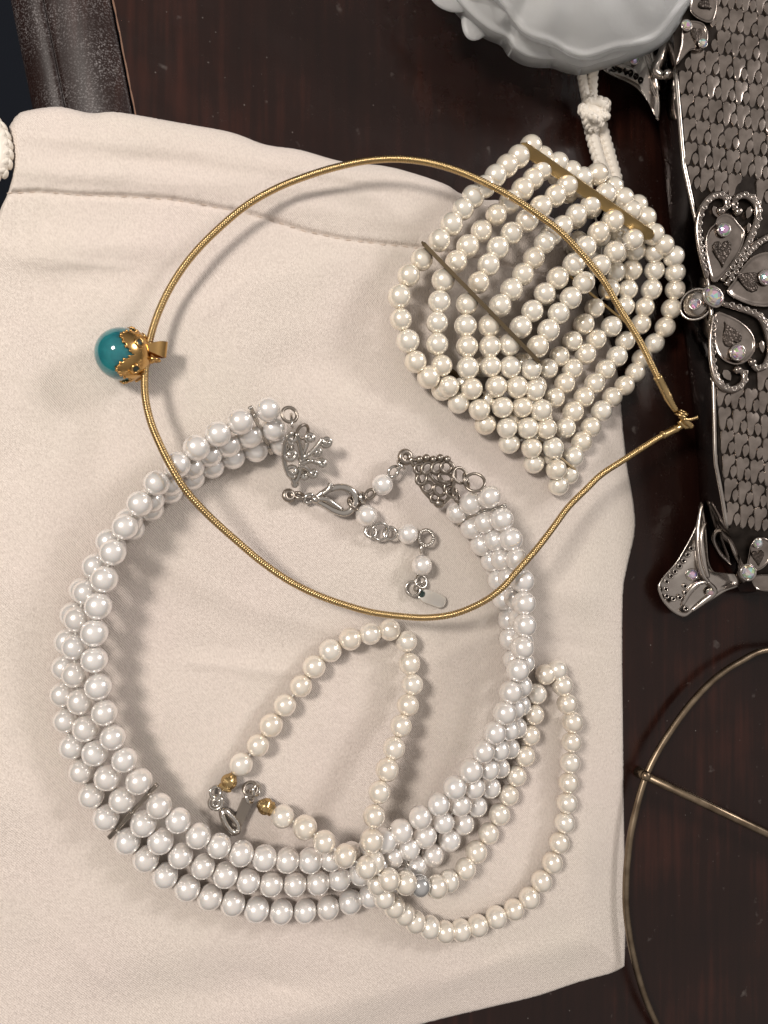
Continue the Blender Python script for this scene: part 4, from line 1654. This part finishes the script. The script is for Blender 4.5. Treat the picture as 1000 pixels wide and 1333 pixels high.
foot([(783, 88), (793, 96), (805, 102), (818, 108), (830, 116), (840, 127), (850, 141), (857, 158), (860, 140), (858, 120), (856, 100), (850, 80), (840, 62), (815, 62), (792, 74)], zf2)
for t in ([(836, 62, 8), (838, 80, 8.4), (845, 105, 9), (857, 134, 9.6)], [(800, 84, 5), (822, 92, 7), (842, 112, 8.8), (857, 135, 9.6)], [(848, 66, 9), (851, 90, 9.6), (857, 118, 10)]):
    mb = MB(); P = catmull([Q(*q) for q in t], 5)
    mb.tube(P, [0.0004 + 0.0007 * math.sin(PI * i / len(P)) for i in range(len(P))], 8)
    mb.build('foot_ridge', M['pewter_foot'], box)
for x, y in ((800, 86), (807, 88), (815, 91.5), (821, 94.5), (828, 99), (834, 104)):
    m_ = MB(); z = zf2(x, y) + 1.0
    m_.ring(Q(x, y, z), (-0.25, -0.1, 1), 0.00058, 0.00024, 12, 6)
    m_.build('foot_dot', M['pewter_dark'], box)
gem(826, 77, 5.0, 0, 1.0, Q(826, 77, zf2(826, 77) + 0.9), Vector((-0.3, -0.1, 1)).normalized())

# ------------------------------------------------------------------ frosted glass dish
gl = mat('frosted_glass', (0.74, 0.77, 0.77), 0.5)
b = bsdf(gl)
b.inputs['Specular IOR Level'].default_value = 0.25
b.inputs['Subsurface Weight'].default_value = 1.0
b.inputs['Subsurface Radius'].default_value = (1.0, 1.0, 1.0)
b.inputs['Subsurface Scale'].default_value = 0.009
b.inputs['Transmission Weight'].default_value = 0.38
ge = N(gl, 'ShaderNodeNewGeometry')
no = N(gl, 'ShaderNodeTexNoise'); no.inputs['Scale'].default_value = 1400; no.inputs['Detail'].default_value = 3
L(gl, ge, 'Position', no, 'Vector')
bp = N(gl, 'ShaderNodeBump'); bp.inputs['Distance'].default_value = 0.0002; bp.inputs['Strength'].default_value = 0.3
L(gl, no, 'Fac', bp, 'Height')
df = N(gl, 'ShaderNodeBsdfDiffuse'); df.inputs['Color'].default_value = (0.90, 0.905, 0.90, 1)
tl_ = N(gl, 'ShaderNodeBsdfTranslucent'); tl_.inputs['Color'].default_value = (0.94, 0.955, 0.955, 1)
gs = N(gl, 'ShaderNodeBsdfGlossy'); gs.inputs['Roughness'].default_value = 0.38
for n_ in (df, tl_, gs):
    L(gl, bp, 'Normal', n_, 'Normal')
m1 = N(gl, 'ShaderNodeMixShader'); m1.inputs[0].default_value = 0.55
L(gl, df, 0, m1, 1); L(gl, tl_, 0, m1, 2)
m2 = N(gl, 'ShaderNodeMixShader'); m2.inputs[0].default_value = 0.05
L(gl, m1, 0, m2, 1); L(gl, gs, 0, m2, 2)
rf = N(gl, 'ShaderNodeBsdfRefraction'); rf.inputs['Roughness'].default_value = 0.35; rf.inputs['IOR'].default_value = 1.15
m3 = N(gl, 'ShaderNodeMixShader'); m3.inputs[0].default_value = 0.22
L(gl, m2, 0, m3, 1); L(gl, rf, 0, m3, 2)
L(gl, m3, 0, gl.node_tree.nodes['Material Output'], 'Surface')
dish_c = Q(742, -120, 22)
dish = thing('glass_dish', 'frosted white glass dish with petal-shaped ridges at the top edge', 'dish', Vector((dish_c.x, dish_c.y, 0)))
OUT = [(562, -34), (588, -4), (610, 20), (636, 41), (658, 51), (668, 65), (686, 76), (704, 80), (726, 81), (740, 86), (762, 90), (783, 85), (819, 74), (859, 59), (891, 34), (909, 7),
       (925, -40), (930, -120), (900, -220), (820, -300), (700, -310), (600, -250), (550, -150), (548, -60)]
OP = catmull([(x, y, 0) for x, y in OUT], 8, True)
cx, cy = 742.0, -120.0


def polar(P):
    tab = []
    for p in P:
        tab.append((math.atan2(p.y - cy, p.x - cx), math.hypot(p.x - cx, p.y - cy)))
    tab.sort()
    tab = [(tab[-1][0] - 2 * PI, tab[-1][1])] + tab + [(tab[0][0] + 2 * PI, tab[0][1])]
    return tab


PO = polar(OP)
NA, NR = 260, 60
loops = []
GAPK = [(-180, 36), (40, 10), (68, 9), (90, 15), (112, 27), (135, 38), (180, 36)]
RS = []
for i in range(NA):
    a0 = -PI + 2 * PI * i / NA
    acc = 0.0
    for q in range(-6, 7):
        aq = a0 + math.radians(q * 1.3)
        aq = (aq + PI) % (2 * PI) - PI
        acc += keyed(PO, aq)
    RS.append(acc / 13)
for j in range(NR + 1):
    s = j / NR
    s = 1 - (1 - s) ** 1.6 if False else s
    Lp = []
    for i in range(NA):
        a = -PI + 2 * PI * i / NA
        R = keyed(PO, a)
        Ri = RS[i] - keyed(GAPK, math.degrees(a)) + 3.2 * math.sin(a * 13 + 1.0)
        r = R * (1 - s * 0.97)
        e = (R - r)
        z = 16.0 + 16.0 * (1 - (r / R) ** 2.4)                       # dome of the shell
        din = Ri - r
        z += 1.8 * smooth((din + 5) / 9.0)                            # second petal layer
        z += 0.9 * math.exp(-((din - 5) / 4.5) ** 2)                  # its thick lip
        z += 0.8 * math.exp(-((e - 5) / 4.0) ** 2)                    # outer lip
        flute = math.cos(a * 14 + 0.9 + 0.8 * noise.noise(Vector((a * 3, 0, 0)))) * smooth(din / 30)
        z += 0.5 * flute + 0.16 * noise.noise(Vector((r / 25 * math.cos(a), r / 25 * math.sin(a), 5)))
        if e < 3:
            z -= (1 - e / 3) ** 2 * 1.2
        Lp.append(Q(cx + r * math.cos(a), cy + r * math.sin(a), z))
    loops.append(Lp)
under = [[p + Vector((0, 0, -0.0028)) for p in Lp] for Lp in loops[::6]]
mb = MB(); mb.rings(list(reversed(under)) + loops, False, True)
mb.build('shell', gl, dish)
mb = MB()
loops = []
for k in range(13):
    th = PI * k / 12
    loops.append([Q(617, 26, 13) + Vector(((math.cos(2 * PI * i / 28) * 0.0038 + 0.0004 * math.cos(4 * PI * i / 28)) * math.sin(th), math.sin(2 * PI * i / 28) * 0.0052 * math.sin(th), 0.0013 * math.cos(th)))
                  for i in range(28)])
mb.rings(list(reversed(loops)), False, False)
loops = []
for k in range(13):
    th = PI * k / 12
    loops.append([Q(588, -4, 15) + Vector((math.cos(2 * PI * i / 28) * 0.0058 * math.sin(th), math.sin(2 * PI * i / 28) * 0.0036 * math.sin(th), 0.0014 * math.cos(th)))
                  for i in range(28)])
mb.rings(list(reversed(loops)), False, False)
mb.build('petal_tip', gl, dish)
mb = MB()
base = [Vector((dish_c.x, dish_c.y, 0)) + Vector((math.cos(2 * PI * i / 48), math.sin(2 * PI * i / 48), 0)) for i in range(48)]
dc = Vector((dish_c.x, dish_c.y, 0))
mb.rings([[dc + (p - dc) * r + Vector((0, 0, z)) for p in base] for r, z in ((0.018, 0.0), (0.019, 0.001), (0.016, 0.004), (0.014, 0.010), (0.022, 0.019), (0.028, 0.0225))], True, True)
mb.build('base', gl, dish)

# ------------------------------------------------------------------ brass wire hoop
hoop_pos = Q(1005, 1130, 0)
hoop = thing('wire_hoop', 'aged brass wire hoop with a spoke on the dark table', 'hoop', hoop_pos)
HP = [(1000, 846), (962, 862), (930, 884), (899, 916), (872, 953), (852, 986), (838, 1018), (827, 1058), (819, 1100), (815, 1150), (816, 1192), (824, 1242), (839, 1296), (860, 1342), (895, 1390), (945, 1425),
      (1005, 1438), (1075, 1410), (1140, 1330), (1178, 1220), (1185, 1110), (1165, 1000), (1120, 905), (1060, 852)]
mb = MB(); mb.tube(catmull([Q(x, y, 4.0) for x, y in HP], 10, True), 0.00095, 12, True)
M['wire'] = pewter('aged_brass', (0.17, 0.125, 0.085), (0.30, 0.235, 0.165), 0.25, 0.45)
mb.build('ring', M['wire'], hoop)
mb = MB(); mb.tube([Q(841, 1010, 4.3), Q(1000, 1086, 4.3), Q(1172, 1168, 4.2)], 0.00115, 12)
mb.build('spoke', M['wire'], hoop)
mb = MB(); mb.ball(Q(841, 1010, 4.4), (0.0015, 0.0015, 0.0013), 16, 10)
mb.build('joint', M['wire'], hoop)
for x, y in ((841, 1010), (1172, 1168), (930, 1415), (1075, 858)):
    mb = MB(); mb.tube([Q(x, y, 3.4), Vector((Q(x, y, 3.4).x, Q(x, y, 3.4).y, 0.0))], [0.0014, 0.0017], 12)
    mb.build('peg', M['wire'], hoop)
